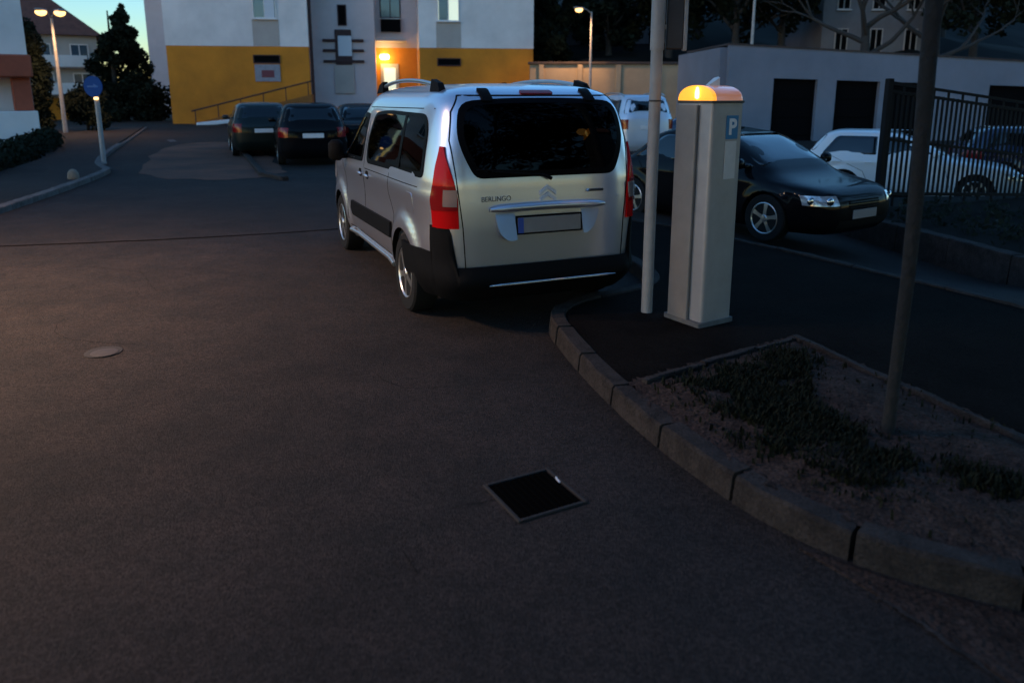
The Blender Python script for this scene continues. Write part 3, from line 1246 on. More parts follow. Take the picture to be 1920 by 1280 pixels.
# tailgate: handle bar above the plate, plate recess, plate
hb = MB()
hb.tube([tuple(VAN.rear(x, .925) - Vector((0, .020 + .018 * (1 - (x / .52) ** 4), -.012 * (1 - (x / .5) ** 2)))) for x in frange(-.47, .47, 17)],
        [.014, .026] + [.031] * 13 + [.026, .014], 12)
hb.build('tailgate_bar', M['silver'], van, smooth=60)
rc_poly = rounded([(-.345, .685), (.30, .685), (.40, .79), (.435, .90), (-.425, .90), (-.41, .75)], [.07, .09, .05, .02, .02, .05], 4)
# recess: a shallow tray set into the tailgate: cheeks tilted upwards
for sg in (-1, 1):
    ck = MB()
    if sg < 0:
        P_ = rounded([(-.43, .895), (-.275, .895), (-.275, .70), (-.34, .69), (-.41, .75)], [.02, .005, .01, .05, .06], 4)
    else:
        P_ = rounded([(.275, .895), (.435, .895), (.40, .80), (.33, .72), (.275, .715)], [.005, .02, .05, .05, .01], 4)
    cz = .80
    ck.add([tuple(VAN.rear(a, b) - Vector((0, .004 + (.905 - b) * .30, 0))) for a, b in P_] + [tuple(VAN.rear(a, b) + Vector((0, .02, 0))) for a, b in P_],
           [tuple(range(len(P_)))] + [(i, (i + 1) % len(P_), len(P_) + (i + 1) % len(P_), len(P_) + i) for i in range(len(P_))])
    ck.build('plate_surround', M['silver'], van)
pl = MB().box((.0, -.034, .80), (.52, .010, .115), 0, .003, R=Matrix.Rotation(radians(-4), 3, 'X'))
po = pl.build('number_plate', M['plate_grey'], van)
MB().box((-.238, -.0395, .80), (.044, .004, .112), 0, 0, R=Matrix.Rotation(radians(-4), 3, 'X')).build('plate_band', M['eu_blue'], po)
MB().box((0, -.028, .80), (.55, .010, .14), 0, .004, R=Matrix.Rotation(radians(-4), 3, 'X')).build('plate_holder', M['black_plastic'], van)
# lower crease of the tailgate
ribbon(rear, [(-.62, .975), (.62, .975)], .02, .004, 1, None, 14).build('tailgate_crease', M['silver'], van)
# emblem: two stacked chevrons
for k, z0 in ((0, 1.045), (1, .995)):
    e = MB()
    y0 = -.012
    for sg in (-1, 1):
        P_ = [(0, z0 + .042), (sg * .066, z0 - .006), (sg * .066, z0 - .034), (0, z0 + .012)]
        if sg > 0:
            P_ = P_[::-1]
        e.add([(a, VAN.rear(a, b).y - .012, b) for a, b in P_] + [(a, VAN.rear(a, b).y + .004, b) for a, b in P_],
              [(0, 1, 2, 3), (7, 6, 5, 4)] + [(i, (i + 1) % 4, 4 + (i + 1) % 4, 4 + i) for i in range(4)])
    e.build('emblem_chevron', M['emblem'], van)


def text_mesh(txt, size, m, parent, loc, rot, name, depth=.002, bold=False, align='CENTER', xs=1.0):
    cu = bpy.data.curves.new('t', 'FONT')
    cu.body = txt
    cu.size = size
    cu.extrude = depth
    cu.align_x = align
    cu.align_y = 'CENTER'
    if bold:
        cu.offset = size * .03
    o = bpy.data.objects.new('t', cu)
    COL.objects.link(o)
    dg = bpy.context.evaluated_depsgraph_get()
    me = bpy.data.meshes.new_from_object(o.evaluated_get(dg))
    bpy.data.objects.remove(o)
    me.materials.clear()
    me.materials.append(m)
    t = obj(name, me, parent)
    t.location = loc
    t.rotation_euler = rot
    t.scale = (xs, 1, 1)
    return t


text_mesh('BERLINGO', .052, M['chrome'], van, (-.415, VAN.rear(-.4, 1.0).y - .004, 1.0), (radians(90), 0, 0), 'model_badge', xs=.95)
lk_ = MB().box((.40, VAN.rear(.4, 1.02).y - .004, 1.03), (.15, .012, .02), 0, .005)
lko = lk_.build('tailgate_badge', M['sign_dark'], van)
MB().lathe([(.012, 0), (.012, .006), (.006, .012)], 12, 'Z', (0, 0, 0)).build('badge_dot', M['chrome'], lko)
bpy.data.objects[[c.name for c in lko.children][0]].location = (.335, VAN.rear(.34, 1.03).y - .008, 1.03)
bpy.data.objects[[c.name for c in lko.children][0]].rotation_euler = (radians(90), 0, 0)

for sg, fn in ((-1, side_l), (1, side_r)):
    s_ = sign_out(fn, 2.0, .7)
    # rubbing strip and sill
    panel(fn, rounded([(1.24, .535), (2.9, .50), (2.98, .56), (2.92, .655), (1.24, .675)], [.01, .03, .03, .02, .01], 3), .022, s_, skirt=.03).build('rubbing_strip', M['black_plastic'], van, smooth=50)
    s2 = MB()
    s2.tube([tuple(VAN.side(sg, y, .30) + Vector((sg * .012, 0, 0))) for y in frange(1.24, 3.14, 8)], .022, 8)
    s2.build('sill_trim', M['alloy'], van, smooth=60)
    # black lower edge behind the rear wheel is the bumper; door handles
    for y in (2.12, 2.42):
        h = MB()
        p = VAN.side(sg, y, .985)
        h.tube([tuple(p + Vector((sg * .012, q, 0))) for q in (-.085, -.06, 0, .06, .085)], [.006, .014, .017, .014, .006], 8)
        ho = h.build('door_handle', M['silver'], van, smooth=60)
        panel(fn, rounded([(y - .06, .955), (y + .06, .955), (y + .06, 1.03), (y - .06, 1.03)], .03, 3), .002, s_, skirt=.003).build('handle_recess', M['seam'], ho)
    # mirror
    m = MB()
    m.box((sg * 1.00, 3.16, 1.16), (.16, .12, .22), sg * .2, .04)
    m.box((sg * .90, 3.18, 1.10), (.12, .06, .06), 0, .015)
    mo = m.build('mirror', M['black_plastic'], van, smooth=50)
    # roof rail
    rr = MB()
    pts = []
    for t in frange(0, 1, 22):
        y = .62 + 1.95 * t
        zz = 1.775 + .085 * (sin(pi * min(1, max(0, (t * 1.02)))) ** .55)
        pts.append((sg * (.625 + .01 * sin(pi * t)), y, zz))
    rr.tube(pts, [.017] * 22, 10)
    ro = rr.build('roof_rail', M['alloy'], van, smooth=60)
    for y, q in ((.64, 1), (2.52, -1)):
        f = MB()
        f.add([(sg * .60, y - .10 * q, 1.755), (sg * .66, y - .10 * q, 1.745), (sg * .66, y + .16 * q, 1.765), (sg * .60, y + .16 * q, 1.77),
               (sg * .605, y - .02 * q, 1.83), (sg * .65, y - .02 * q, 1.83), (sg * .65, y + .14 * q, 1.86), (sg * .605, y + .14 * q, 1.86)],
              [(0, 1, 2, 3), (4, 5, 6, 7), (0, 1, 5, 4), (1, 2, 6, 5), (2, 3, 7, 6), (3, 0, 4, 7)])
        f.build('rail_foot', M['black_plastic'], ro)
    # headlights
    def hf(t, z, sg=sg):
        return VAN.fcorner(sg, -.12 + .34 * t, z)
    grid_patch(hf, frange(0, 1, 8), frange(.78, .99, 6), .008, .02).build('headlight', M['clear_lens'], van, smooth=60)
add_wheels(van, VW, .80, .318, .212, .20, 5, 'van')
# fuel flap on the left
panel(side_l, rounded([(.56, .84), (.74, .84), (.74, 1.0), (.56, 1.0)], .03, 3), .003, sign_out(side_l, .6, .9), skirt=.004).build('fuel_flap', M['silver'], van, smooth=50)
# seats and dashboard
for x in (-.40, .40):
    s = MB()
    s.box((x, 2.35, .70), (.50, .5, .22), 0, .06)
    s.box((x, 2.08, 1.0), (.48, .14, .62), 0, .05, R=Matrix.Rotation(radians(12), 3, 'X'))
    s.box((x, 1.98, 1.40), (.26, .09, .18), 0, .03, R=Matrix.Rotation(radians(10), 3, 'X'))
    s.build('front_seat', M['interior'], van, smooth=50)
s = MB()
s.box((0, 1.35, .70), (1.30, .5, .22), 0, .06)
s.box((0, 1.08, 1.0), (1.30, .14, .62), 0, .05, R=Matrix.Rotation(radians(12), 3, 'X'))
for x in (-.45, 0, .45):
    s.box((x, 1.0, 1.36), (.24, .09, .14), 0, .03)
s.build('rear_bench', M['interior'], van, smooth=50)
s = MB().box((0, 3.3, .98), (1.5, .5, .30), 0, .08)
s.tube([(-.4 + .18 * cos(a), 2.95 + .06 * sin(a), 1.12 + .18 * sin(a)) for a in frange(0, 2 * pi, 17)], .015, 6)
s.build('dashboard', M['interior'], van, smooth=50)


# ------------------------------------------------------------------ other cars
def car(label, loc, rz, paint, style='hatch', L=4.1, Wd=.86, H=1.43, res=1.0, group='cars parked in the lot', name='parked_car', rails=False, cow=1.28):
    k = H / 1.43
    if style == 'sedan':
        rr = [.12, .02, 0, 0, .02, .10, .50, .62, .95, 1.28, 1.7, L * .48]
        zr = [.17, .28, .4, .62, .80, .885, .925, .96, 1.18, 1.36, 1.42, 1.43]
    elif style == 'van':
        rr = [.10, .02, 0, 0, .01, .02, .03, .05, .12, .22, .5, L * .45]
        zr = [.17, .28, .4, .62, .80, .885, .925, .96, 1.18, 1.36, 1.42, 1.43]
    else:
        rr = [.12, .03, 0, 0, .01, .04, .06, .08, .24, .44, .75, L * .45]
        zr = [.17, .28, .4, .62, .80, .885, .925, .96, 1.18, 1.36, 1.42, 1.43]
    zf = [.17, .28, .4, .55, .66, .74, .82, .90, .94, 1.18, 1.36, 1.42, 1.43]
    ff = [L - .12, L - .02, L, L - .01, L - .06, L - .20, L - .62, L - cow + .06, L - cow, L - cow - .42, L - cow - .86, L - cow - 1.3, L * .48 + .1]
    zw = [.17, .28, .4, .62, .80, .90, .96, 1.18, 1.34, 1.40, 1.425, 1.43]
    ww = [Wd - .10, Wd - .03, Wd - .01, Wd, Wd - .005, Wd - .03, Wd - .055, Wd - .14, Wd - .215, Wd - .30, Wd - .48, .06]
    fr_, ff_, fw_ = pchip(zr, rr), pchip(zf, ff), pchip(zw, ww)
    zz = sorted(set(zr + zf + zw))
    S = Stack([(z * k, fw_(z), fr_(z), ff_(z)) for z in zz], 6.5)
    Rw = .305
    wc = [(.80 if style != 'sedan' else .95, Rw), (L - .83, Rw)]

    def bump(y, z):
        b = 0
        for cy, cz in wc:
            d = hypot(y - cy, z - cz)
            b += .022 * (1 - smoothstep(.36, .45, d))
        return b + .006 * math.exp(-((z - .78 * k) / .04) ** 2)
    S.bump = bump
    root = thing(name, label, 'car', loc, rz, group)
    nz = int(30 * res) + 8
    zs_ = frange(.17 * k, 1.40 * k, nz) + [1.412 * k, 1.42 * k, 1.426 * k, 1.43 * k]
    me = S.shell(zs_, int(70 * res) + 10, int(26 * res) + 8).mesh('body', paint)
    me = cut_wheels(me, wc, .345, .56, 1.2, M['seam'])
    smooth_mesh(me, 38)
    obj('body', me, root)
    sl, sr = (lambda y, z: S.side(-1, y, z)), (lambda y, z: S.side(1, y, z))
    rear_, front_ = (lambda x, z: S.rear(x, z)), (lambda x, z: S.front(x, z))
    zb, zt = .955 * k, 1.315 * k
    ya = S.f(zb) - .16
    yt = S.f(zt) - .22
    yrb, yrt = S.r(zb) + .28, S.r(zt) + .26
    mid = (ya + yrb) / 2 - .02
    for fn in (sl, sr):
        s_ = sign_out(fn, mid, zb)
        panel(fn, rounded([(mid + .04, zb), (ya, zb), (yt, zt), (mid + .04, zt)], [.02, .02, .08, .02], 3), .004, s_).build('side_window', M['glass_dark'], root, smooth=180)
        panel(fn, rounded([(yrb, zb), (mid - .04, zb), (mid - .04, zt), (yrt, zt)], [.05, .02, .02, .08], 3), .004, s_).build('side_window', M['glass_dark'], root, smooth=180)
        sm_ = MB()
        for line in ([(mid, .3), (mid, zb)], [(wc[0][0] + .5, .34), (wc[0][0] + .36, .62), (yrb + .1, zb)], [(wc[1][0] - .42, .32), (ya + .05, zb - .08)]):
            ribbon(fn, line, .008, .002, s_, sm_, 5)
        sm_.build('door_seam', M['seam'], root)
        for y in (mid + .22 - .38, mid - .78):
            h = MB()
            p = S.side(-1 if fn is sl else 1, y, .80 * k)
            q = -1 if fn is sl else 1
            h.tube([tuple(p + Vector((q * .012, d, 0))) for d in (-.08, 0, .08)], [.008, .014, .008], 6)
            h.build('door_handle', paint, root, smooth=60)
    for fn, zz0, zz1, nm in ((front_, .975, 1.35, 'windscreen'), (rear_, 1.0, 1.33, 'rear_window')):
        w0, w1 = S.w(zz0 * k) - .10, S.w(zz1 * k) - .085
        s_ = sign_out(fn, 0, zz0 * k)
        panel(fn, rounded([(-w0, zz0 * k), (w0, zz0 * k), (w1, zz1 * k), (-w1, zz1 * k)], .06, 3), .004, s_).build(nm, M['glass_dark'], root, smooth=180)
    for sg in (-1, 1):
        def hf(t, z, sg=sg):
            return S.fcorner(sg, -.10 + .36 * t - (z - .6) * .15 * t, z)
        hl = grid_patch(hf, frange(0, 1, 8), frange(.545 * k, .665 * k, 5), .010, .02).build('headlight', M['clear_lens'], root, smooth=60)
        for t in (.28, .68):
            p = S.fcorner(sg, -.10 + .36 * t, .605 * k)
            lens = MB().lathe([(.05, 0), (.045, .012), (.02, .02)], 14, 'Z').build('reflector', M['chrome'], hl, smooth=60)
            lens.location = tuple(p + Vector((sg * .006, .012, 0)))
            lens.rotation_euler = (radians(-90), 0, radians(-20 * sg))

        def tf(t, z, sg=sg):
            return S.corner(sg, -.12 + .30 * t, z)
        tz = (.66, .80) if style == 'sedan' else (.66, .88)
        grid_patch(tf, frange(0, 1, 8), frange(tz[0] * k, tz[1] * k, 5), .010, .02).build('tail_light', M['dark_red_lens'], root, smooth=60)
        m_ = MB()
        m_.box((sg * (Wd + .06), ya - .10, 1.0 * k), (.18, .10, .13), sg * .2, .035)
        m_.box((sg * (Wd - .04), ya - .06, .965 * k), (.10, .05, .05), 0, .01)
        m_.build('mirror', paint, root, smooth=50)
    p = S.rear(0, .70 * k)
    MB().box((0, p.y - .012, .70 * k if style != 'sedan' else .50 * k), (.50, .012, .11), 0, .003).build('number_plate', M['plate_white'], root)
    MB().box((0, S.front(0, .42).y + .010, .42 * k), (.50, .012, .11), 0, .003).build('number_plate', M['plate_dim'], root)
    gl = MB()
    for z in (.50, .53, .56, .59):
        gl.box((0, S.front(0, z * k).y + .004, z * k), (.62, .02, .018), 0, .004)
    gl.build('grille', M['black_plastic'], root)
    lo = MB()

    def lower(u, z):
        return S.front(u, z)
    grid_patch(lower, frange(-.5, .5, 8), frange(.24, .34, 4), .006, .015, lo)
    lo.build('air_intake', M['black_plastic'], root, smooth=50)
    if rails:
        for sg in (-1, 1):
            rl = MB()
            rl.tube([(sg * (Wd - .26), y, (1.40 + .06 * sin(pi * t) ** .4) * k) for t, y in ((t, S.r(1.36 * k) + .2 + t * 1.7) for t in frange(0.0, 1, 10))], .018, 8)
            rl.build('roof_rail', M['alloy'], root, smooth=60)
    add_wheels(root, wc, Wd - .10, Rw, .205, .19, 5, 'car')
    return root


def car_at(label, wx, wy, wz, heading, paint, ref='front_right', **kw):
    """place a car by the ground point of one wheel; heading = direction the nose points (angle from +y, counter-clockwise)"""
    L, Wd = kw.get('L', 4.1), kw.get('Wd', .86)
    lx, ly = {'front_right': (Wd - .1, L - .83), 'rear_mid': (0, 0), 'front_left': (-(Wd - .1), L - .83)}[ref]
    c, s_ = cos(heading), sin(heading)
    return car(label, (wx - (c * lx - s_ * ly), wy - (s_ * lx + c * ly), wz), heading, paint, **kw)


car_at('black saloon with silver alloy wheels parked right behind the ticket machine', 3.27, 9.55, -.10, radians(-146), M['paint_black'], style='sedan', L=4.2, Wd=.86, H=1.38, cow=.92)
car_at('white hatchback parked behind the black saloon in front of the garages', 6.5, 16.8, -.42, radians(-116), M['paint_white'], 'rear_mid', style='hatch', L=4.0)
car_at('dark blue car behind the bar fence, right of the grey tree trunk', 10.7, 18.4, -.42, radians(-104), M['paint_navy'], 'rear_mid', style='hatch', L=4.2)
car_at('pale silver estate car with roof rails seen between the van and the white post', 3.75, 21.0, .0, radians(12), M['paint_silver2'], 'rear_mid', style='van', L=4.5, H=1.72, res=.6, rails=True)
car_at('dark car with one end showing right of the ticket machine by the garage wall', 7.9, 24.5, -.25, radians(75), M['paint_navy'], 'rear_mid', style='sedan', L=4.4, res=.6)
car_at('black hatchback with red tail lights and white plate on the left of the van', -4.85, 18.7, .0, radians(18), M['paint_black'], 'rear_mid', style='hatch', L=4.1, H=1.52, res=.6)
car_at('dark green hatchback at the end of the row next to the yellow plinth', -6.95, 21.5, .0, radians(22), M['paint_green'], 'rear_mid', style='hatch', L=4.0, H=1.5, res=.6)
car_at('black car half hidden by the left side of the van', -4.0, 21.6, .0, radians(18), M['paint_black'], 'rear_mid', style='sedan', L=4.3, H=1.46, res=.6)

# ------------------------------------------------------------------ ticket machine
YA = radians(32)
tm = thing('ticket_machine', 'grey parking ticket machine with a blue P sticker and glowing amber top', 'ticket machine', (1.355, 5.2, .112), YA)
DX, DY = .305, .34     # front (right) face runs along local x, left face along local y


def rrect(x0, y0, x1, y1, r, k=5):
    out = []
    for cx, cy, a0 in ((x1 - r, y0 + r, -90), (x1 - r, y1 - r, 0), (x0 + r, y1 - r, 90), (x0 + r, y0 + r, 180)):
        for j in range(k + 1):
            a = radians(a0 + 90 * j / k)
            out.append((cx + r * cos(a), cy + r * sin(a)))
    return out


MB().prism(rrect(0, 0, DX, DY, .03), .03, 1.575).build('cabinet', M['meter'], tm, smooth=50)
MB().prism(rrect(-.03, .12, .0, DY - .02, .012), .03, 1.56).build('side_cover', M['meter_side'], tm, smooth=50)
MB().prism(rrect(-.036, -.014, DX + .014, DY + .014, .02), -.01, .032).build('base_plate', M['concrete'], tm, smooth=50)
MB().prism(rrect(-.008, -.008, DX + .008, DY + .008, .03), 1.573, 1.590).build('rim_band', M['sign_dark'], tm, smooth=50)
# barrel dome, axis along local x; ends face -x and +x
NA = 18
dm = MB()
prof = [(DY / 2 - (DY / 2 - .004) * cos(pi * i / NA), 1.588 + .105 * sin(pi * i / NA) ** .8) for i in range(NA + 1)]
ringx = [(.035, 1.0), (DX - .03, 1.0), (DX - .012, .965), (DX - .004, .88), (DX - .002, .6), (DX - .001, .02)]
vs, fs = [], []
for x, sc in ringx:
    for (y, z) in prof:
        vs.append((x, DY / 2 + (y - DY / 2) * (sc if sc > .9 else .93), 1.588 + (z - 1.588) * sc))
mN = NA + 1
for i in range(len(ringx) - 1):
    for k in range(NA):
        fs.append((i * mN + k, i * mN + k + 1, (i + 1) * mN + k + 1, (i + 1) * mN + k))
dm.add(vs, fs)
dm.build('dome_cover', M['dome_shell'], tm, smooth=50)
dl = MB()
vs = [(.002, y, z) for y, z in prof] + [(.034, y, z) for y, z in prof]
fs = [tuple(range(mN)), tuple(range(mN, 2 * mN))[::-1]] + [(k, k + 1, mN + k + 1, mN + k) for k in range(NA)]
dl.add(vs, fs)
lampo = dl.build('dome_light', M['dome_glow'], tm)
MB().lathe([(.004, 1.60), (.016, 1.61), (.017, 1.645), (.010, 1.675), (.003, 1.683)], 12, 'Z', (-.003, DY * .44, 0)).build('bulb', M['dome_core'], lampo, smooth=60)
MB().prism([(.10, DY / 2 - .012), (.20, DY / 2 - .03), (.215, DY / 2), (.20, DY / 2 + .03), (.10, DY / 2 + .012)], 1.68, lambda x, y: 1.69 + max(0, (x - .10)) * .55).build('antenna_fin', M['p_white'], tm)
pa = MB().prism([(a, b) for a, b in rrect(.135, -.006, .250, .0, .002, 1)], 1.33, 1.49).build('parking_sticker', M['p_blue'], tm)
text_mesh('P', .15, M['p_white'], pa, (.1925, -.0072, 1.408), (radians(90), 0, 0), 'letter', depth=.0012, bold=True)
MB().prism(rrect(.135, -.005, .245, .0, .002, 1), 1.055, 1.315).build('tariff_sticker', M['sticker'], tm)
dl_ = bpy.data.lights.new('dome_glow', 'POINT')
dl_.energy = 0.04
dl_.color = (1, .5, .12)
dl_.shadow_soft_size = .05
dlo = bpy.data.objects.new('dome_lamp_light', dl_)
COL.objects.link(dlo)
dlo.parent = tm
dlo.location = (-.06, DY / 2, 1.66)

# ------------------------------------------------------------------ white sign post
sp = thing('sign_post', 'white round sign post standing between the van and the ticket machine', 'sign post', (1.035, 5.60, .112))
MB().tube([(0, 0, -.05), (0, 0, 1.95)], .043, 20).build('post', M['post_white'], sp, smooth=60)
MB().tube([(0, 0, 1.94), (0, 0, 3.1)], .050, 20).build('post_sleeve', M['post_white'], sp, smooth=60)
MB().tube([(0, 0, 1.58), (0, 0, 1.592)], .0455, 20).build('clamp_band', M['sign_dark'], sp, smooth=60)
sb = MB().box((.125, .03, 2.42), (.12, .05, .95), 0, .008).build('sign_box', M['sign_dark'], sp)
MB().box((.200, .03, 2.42), (.028, .06, .97), 0, .006).build('sign_edge', M['post_white'], sb)
sn = MB().box((.44, .03, 2.60), (.46, .02, .45), 0, .01).build('sign_panel', M['sign_dark'], sp)
MB().box((.44, .028, 2.362), (.47, .034, .024), 0, .004).build('panel_rim', M['post_white'], sn)
for z in (2.1, 2.75):
    MB().box((.075, .03, z), (.06, .03, .03), 0, .004).build('bracket', M['post_grey'], sp)

# ------------------------------------------------------------------ slim tree in the bed
def leaf_cloud(mb, centers, n, size, rnd):
    """n small leaf quads round the given (centre, radius) clumps"""
    for _ in range(n):
        c, r = rnd.choice(centers)
        while True:
            p = Vector((rnd.uniform(-1, 1), rnd.uniform(-1, 1), rnd.uniform(-1, 1)))
            if p.length < 1:
                break
        p = Vector(c) + p * r
        a = Vector((rnd.gauss(0, 1), rnd.gauss(0, 1), rnd.gauss(0, 1))).normalized()
        b = a.orthogonal().normalized()
        s1, s2 = size * rnd.uniform(.6, 1.4), size * rnd.uniform(.4, .8)
        mb.add([p - a * s1, p + b * s2, p + a * s1, p - b * s2], [(0, 1, 2, 3)])


def branches(mb, p, d, length, rad, depth, rnd, tips, spread=.6, seg=6, up=.15):
    pts = [Vector(p)]
    dirn = Vector(d).normalized()
    rr = [rad]
    n_ = 4
    for i in range(n_):
        dirn = (dirn + Vector((rnd.gauss(0, .14), rnd.gauss(0, .14), rnd.gauss(up * .3, .12)))).normalized()
        pts.append(pts[-1] + dirn * length / n_)
        rr.append(rad * (1 - .45 * (i + 1) / n_))
    mb.tube(pts, rr, seg)
    if depth == 0:
        tips.append((pts[-1], length))
        return
    for k in range(rnd.choice((2, 3, 3))):
        i = rnd.choice((2, 3, 4)) if k else 4
        nd = (dirn + Vector((rnd.uniform(-1, 1), rnd.uniform(-1, 1), rnd.uniform(-.3, .8))) * spread).normalized()
        branches(mb, pts[i], nd, length * rnd.uniform(.6, .8), rr[i] * .75, depth - 1, rnd, tips, spread, max(4, seg - 1), up)


rnd = random.Random(11)
tr = thing('street_tree', 'slim grey tree trunk standing in the planted bed nearest the camera', 'tree', (1.83, 3.42, .13))
t = MB()
tips = []
path = [(0, 0, -.05), (.0, 0, .0), (.004, 0, .3), (.012, 0, .8), (.004, 0, 1.3), (-.006, .01, 1.8), (-.01, .01, 2.3), (.0, .02, 2.8), (.01, .02, 3.1)]
t.tube(path, [.042, .032, .028, .031, .034, .036, .036, .035, .034], 14)
for k in range(5):
    a = k * 1.26 + .4
    branches(t, (.01, .02, 2.75 + .08 * k), (cos(a) * .6, sin(a) * .6, 1), 1.0, .022, 2, rnd, tips, .5)
t.build('trunk', M['bark_pale'], tr, smooth=70)
lc = MB()
leaf_cloud(lc, [(p, .28) for p, l in tips], 1800, .035, rnd)
lc.build('crown', M['leaf_mid'], tr, fix=False)

# ------------------------------------------------------------------ drain grate, manhole
dg_ = thing('drain_grate', 'square black drain grate sunk in the road near the camera', 'drain', (.10, 3.08, .0), radians(-62))
HS = .165
fr = MB()
for (cx, cy, sx, sy) in ((0, HS, 2 * HS + .018, .018), (0, -HS, 2 * HS + .018, .018), (HS, 0, .018, 2 * HS - .018), (-HS, 0, .018, 2 * HS - .018)):
    fr.box((cx, cy, .004), (sx, sy, .012), 0, .003)
fr.build('frame', M['iron_rim'], dg_)
MB().box((0, 0, .002), (2 * HS - .03, 2 * HS - .03, .003)).build('sump_dark_sheet', M['iron'], dg_)  # flat black sheet paints the shade of the pit under the bars
for i in range(9):
    MB().box((0, -HS + .04 + i * (2 * HS - .08) / 8, .006), (2 * HS - .03, .014, .008), 0, .002).build('bar', M['iron'], dg_)
mh = thing('valve_cover', 'small round metal valve cover set in the road on the left', 'manhole', (-2.83, 4.98, 0))
MB().lathe([(.120, .0), (.120, .006), (.100, .007)], 28, 'Z').build('ring', M['iron_rim'], mh)
MB().lathe([(.088, .006), (.088, .010), (.07, .013), (.0005, .013)], 28, 'Z', (.02, -.025, 0)).build('lid', M['lid'], mh, smooth=50)

# ------------------------------------------------------------------ left: sign, street lamps, stone, hedge
rs = thing('round_sign', 'round blue sign on a short pale post on the left pavement', 'sign', (-10.17, 18.95, .085))
MB().tube([(0, 0, -.05), (0, 0, 1.62)], .058, 16).build('post', M['post_white'], rs, smooth=60)
d = MB().lathe([(.25, -.012), (.25, .012)], 36, 'X')
dob = d.build('disc', M['sign_blue'], rs)
dob.location = (0, -.10, 1.83)
dob.rotation_euler = (0, 0, radians(80))
ar = MB()
ar.prism([(-.15, -.02), (.03, -.02), (.03, -.07), (.16, .0), (.03, .07), (.03, .02), (-.15, .02)], 0, .004)
aro = ar.build('arrow', M['sign_pale'], dob)
aro.location = (-.0125, 0, 0)
aro.rotation_euler = (radians(100), 0, radians(-90))
MB().tube([(0, 0, 1.60), (0, -.01, 2.0)], .03, 10).build('bracket', M['post_grey'], rs, smooth=60)
MB().box((.03, -.08, 1.545), (.11, .06, .07), 0, .02).build('painted_glint', M['lamp_sodium'], rs)  # glowing box paints the yellow reflection glint at the post top

st_ = MB()
rnd = random.Random(5)
pr = [(.10, 0), (.11, .04), (.095, .13), (.05, .19), (.01, .20)]
st_.lathe(pr, 12, 'Z')
so = st_.build('stone', M['stone'], smooth=60)
so.location = (-8.75, 15.1, .085)
tag(so, 'small pale stone on the left pavement near the kerb', 'stone')


def street_lamp(label, loc, rz, height, arms, heads='double'):
    r = thing('street_lamp', label, 'street lamp', loc, rz, 'street lamps')
    MB().tube([(0, 0, -.1), (0, 0, 1.2), (0, 0, height)], [.10, .085, .05], 12).build('pole', M['post_grey'], r, smooth=60)
    for (dx, dy) in arms:
        a = MB()
        a.tube([(0, 0, height - .1), (dx * .4, dy * .4, height + .1), (dx, dy, height + .12)], .03, 8)
        ao = a.build('arm', M['post_grey'], r, smooth=60)
        an = atan2(dy, dx)
        MB().box((dx, dy, height + .15), (.62, .26, .09), an, .03).build('lamp_head', M['post_grey'], ao)
        MB().lathe([(.02, height - .09), (.13, height - .06), (.20, height + .0), (.22, height + .08), (.20, height + .11)], 16, 'Z', (dx, dy, 0)).build('lamp_glass', M['lamp_sodium'], ao, smooth=60)
    return r


LAMPS = [street_lamp('tall street lamp with two lit heads by the white house on the left', (-19.5, 33.5, 0), 0, 4.95, [(.12, -.9), (.72, -.6)])]
LAMPS.append(street_lamp('street lamp with one lit head before the beige retaining wall', (4.45, 44.3, -.1), 0, 6.3, [(-.75, -.5)]))
l3 = street_lamp('pale lamp post behind the low garages', (11.6, 38.0, 1.0), 0, 7.0, [(-.6, -.4)])
near = street_lamp('street lamp with two lit heads beside the near road', (-8.1, 4.2, .08), 0, 4.7, [(1.7, .2), (1.4, 1.2)])
for (dx, dy) in ((1.7, .2), (1.4, 1.2)):
    ld = bpy.data.lights.new('street_light', 'SPOT')
    ld.spot_size = radians(150)
    ld.spot_blend = 1.0
    ld.shadow_soft_size = .12
    ld.energy = 400
    ld.color = (1.0, .62, .38)
    lo_ = bpy.data.objects.new('street_light', ld)
    COL.objects.link(lo_)
    lo_.parent = near
    lo_.location = (dx, dy, 4.7 - .16)


for root, (dx, dy), h, en in ((LAMPS[0], (.12, -.9), 4.95, 100), (LAMPS[0], (.72, -.6), 4.95, 100), (LAMPS[1], (-.75, -.5), 6.3, 260)):
    ld = bpy.data.lights.new('street_light', 'SPOT')
    ld.spot_size = radians(165)
    ld.spot_blend = 1.0
    ld.shadow_soft_size = .15
    ld.energy = en
    ld.color = (1.0, .56, .26)
    lo_ = bpy.data.objects.new('street_light', ld)
    COL.objects.link(lo_)
    lo_.parent = root
    lo_.location = (dx, dy, h - .14)


def blob_plant(name, label, cat, loc, clumps, n, size, m, stem=None, group=None, seed=1):
    rd = random.Random(seed)
    r = thing(name, label, cat, loc, 0, group)
    c = MB()
    leaf_cloud(c, clumps, n, size, rd)
    c.build('foliage' if cat != 'tree' else 'crown', m, r, fix=False)
    if stem:
        s_ = MB()
        s_.tube(stem[0], stem[1], 10)
        s_.build('trunk' if cat == 'tree' else 'stem', M['bark'], r, smooth=60)
    return r


rd = random.Random(3)
cl = []
for i in range(26):
    t_ = i / 25
    cl.append(((-4.9 * t_ + rd.uniform(-.2, .2), 11.0 * t_, .22), .42))
blob_plant('hedge', 'low dark hedge along the left edge of the pavement', 'hedge', (-11.1, 15.6, 0), cl, 7000, .06, M['leaf_dark'], seed=4)

leaf_cloud(gc, cl_, 11000, .045, rq)
tag(gc.build('ground_cover', M['leaf_dark'], fix=False), label='low dark ground cover filling the planting below the bar fence', cat='ground cover', kind='stuff')

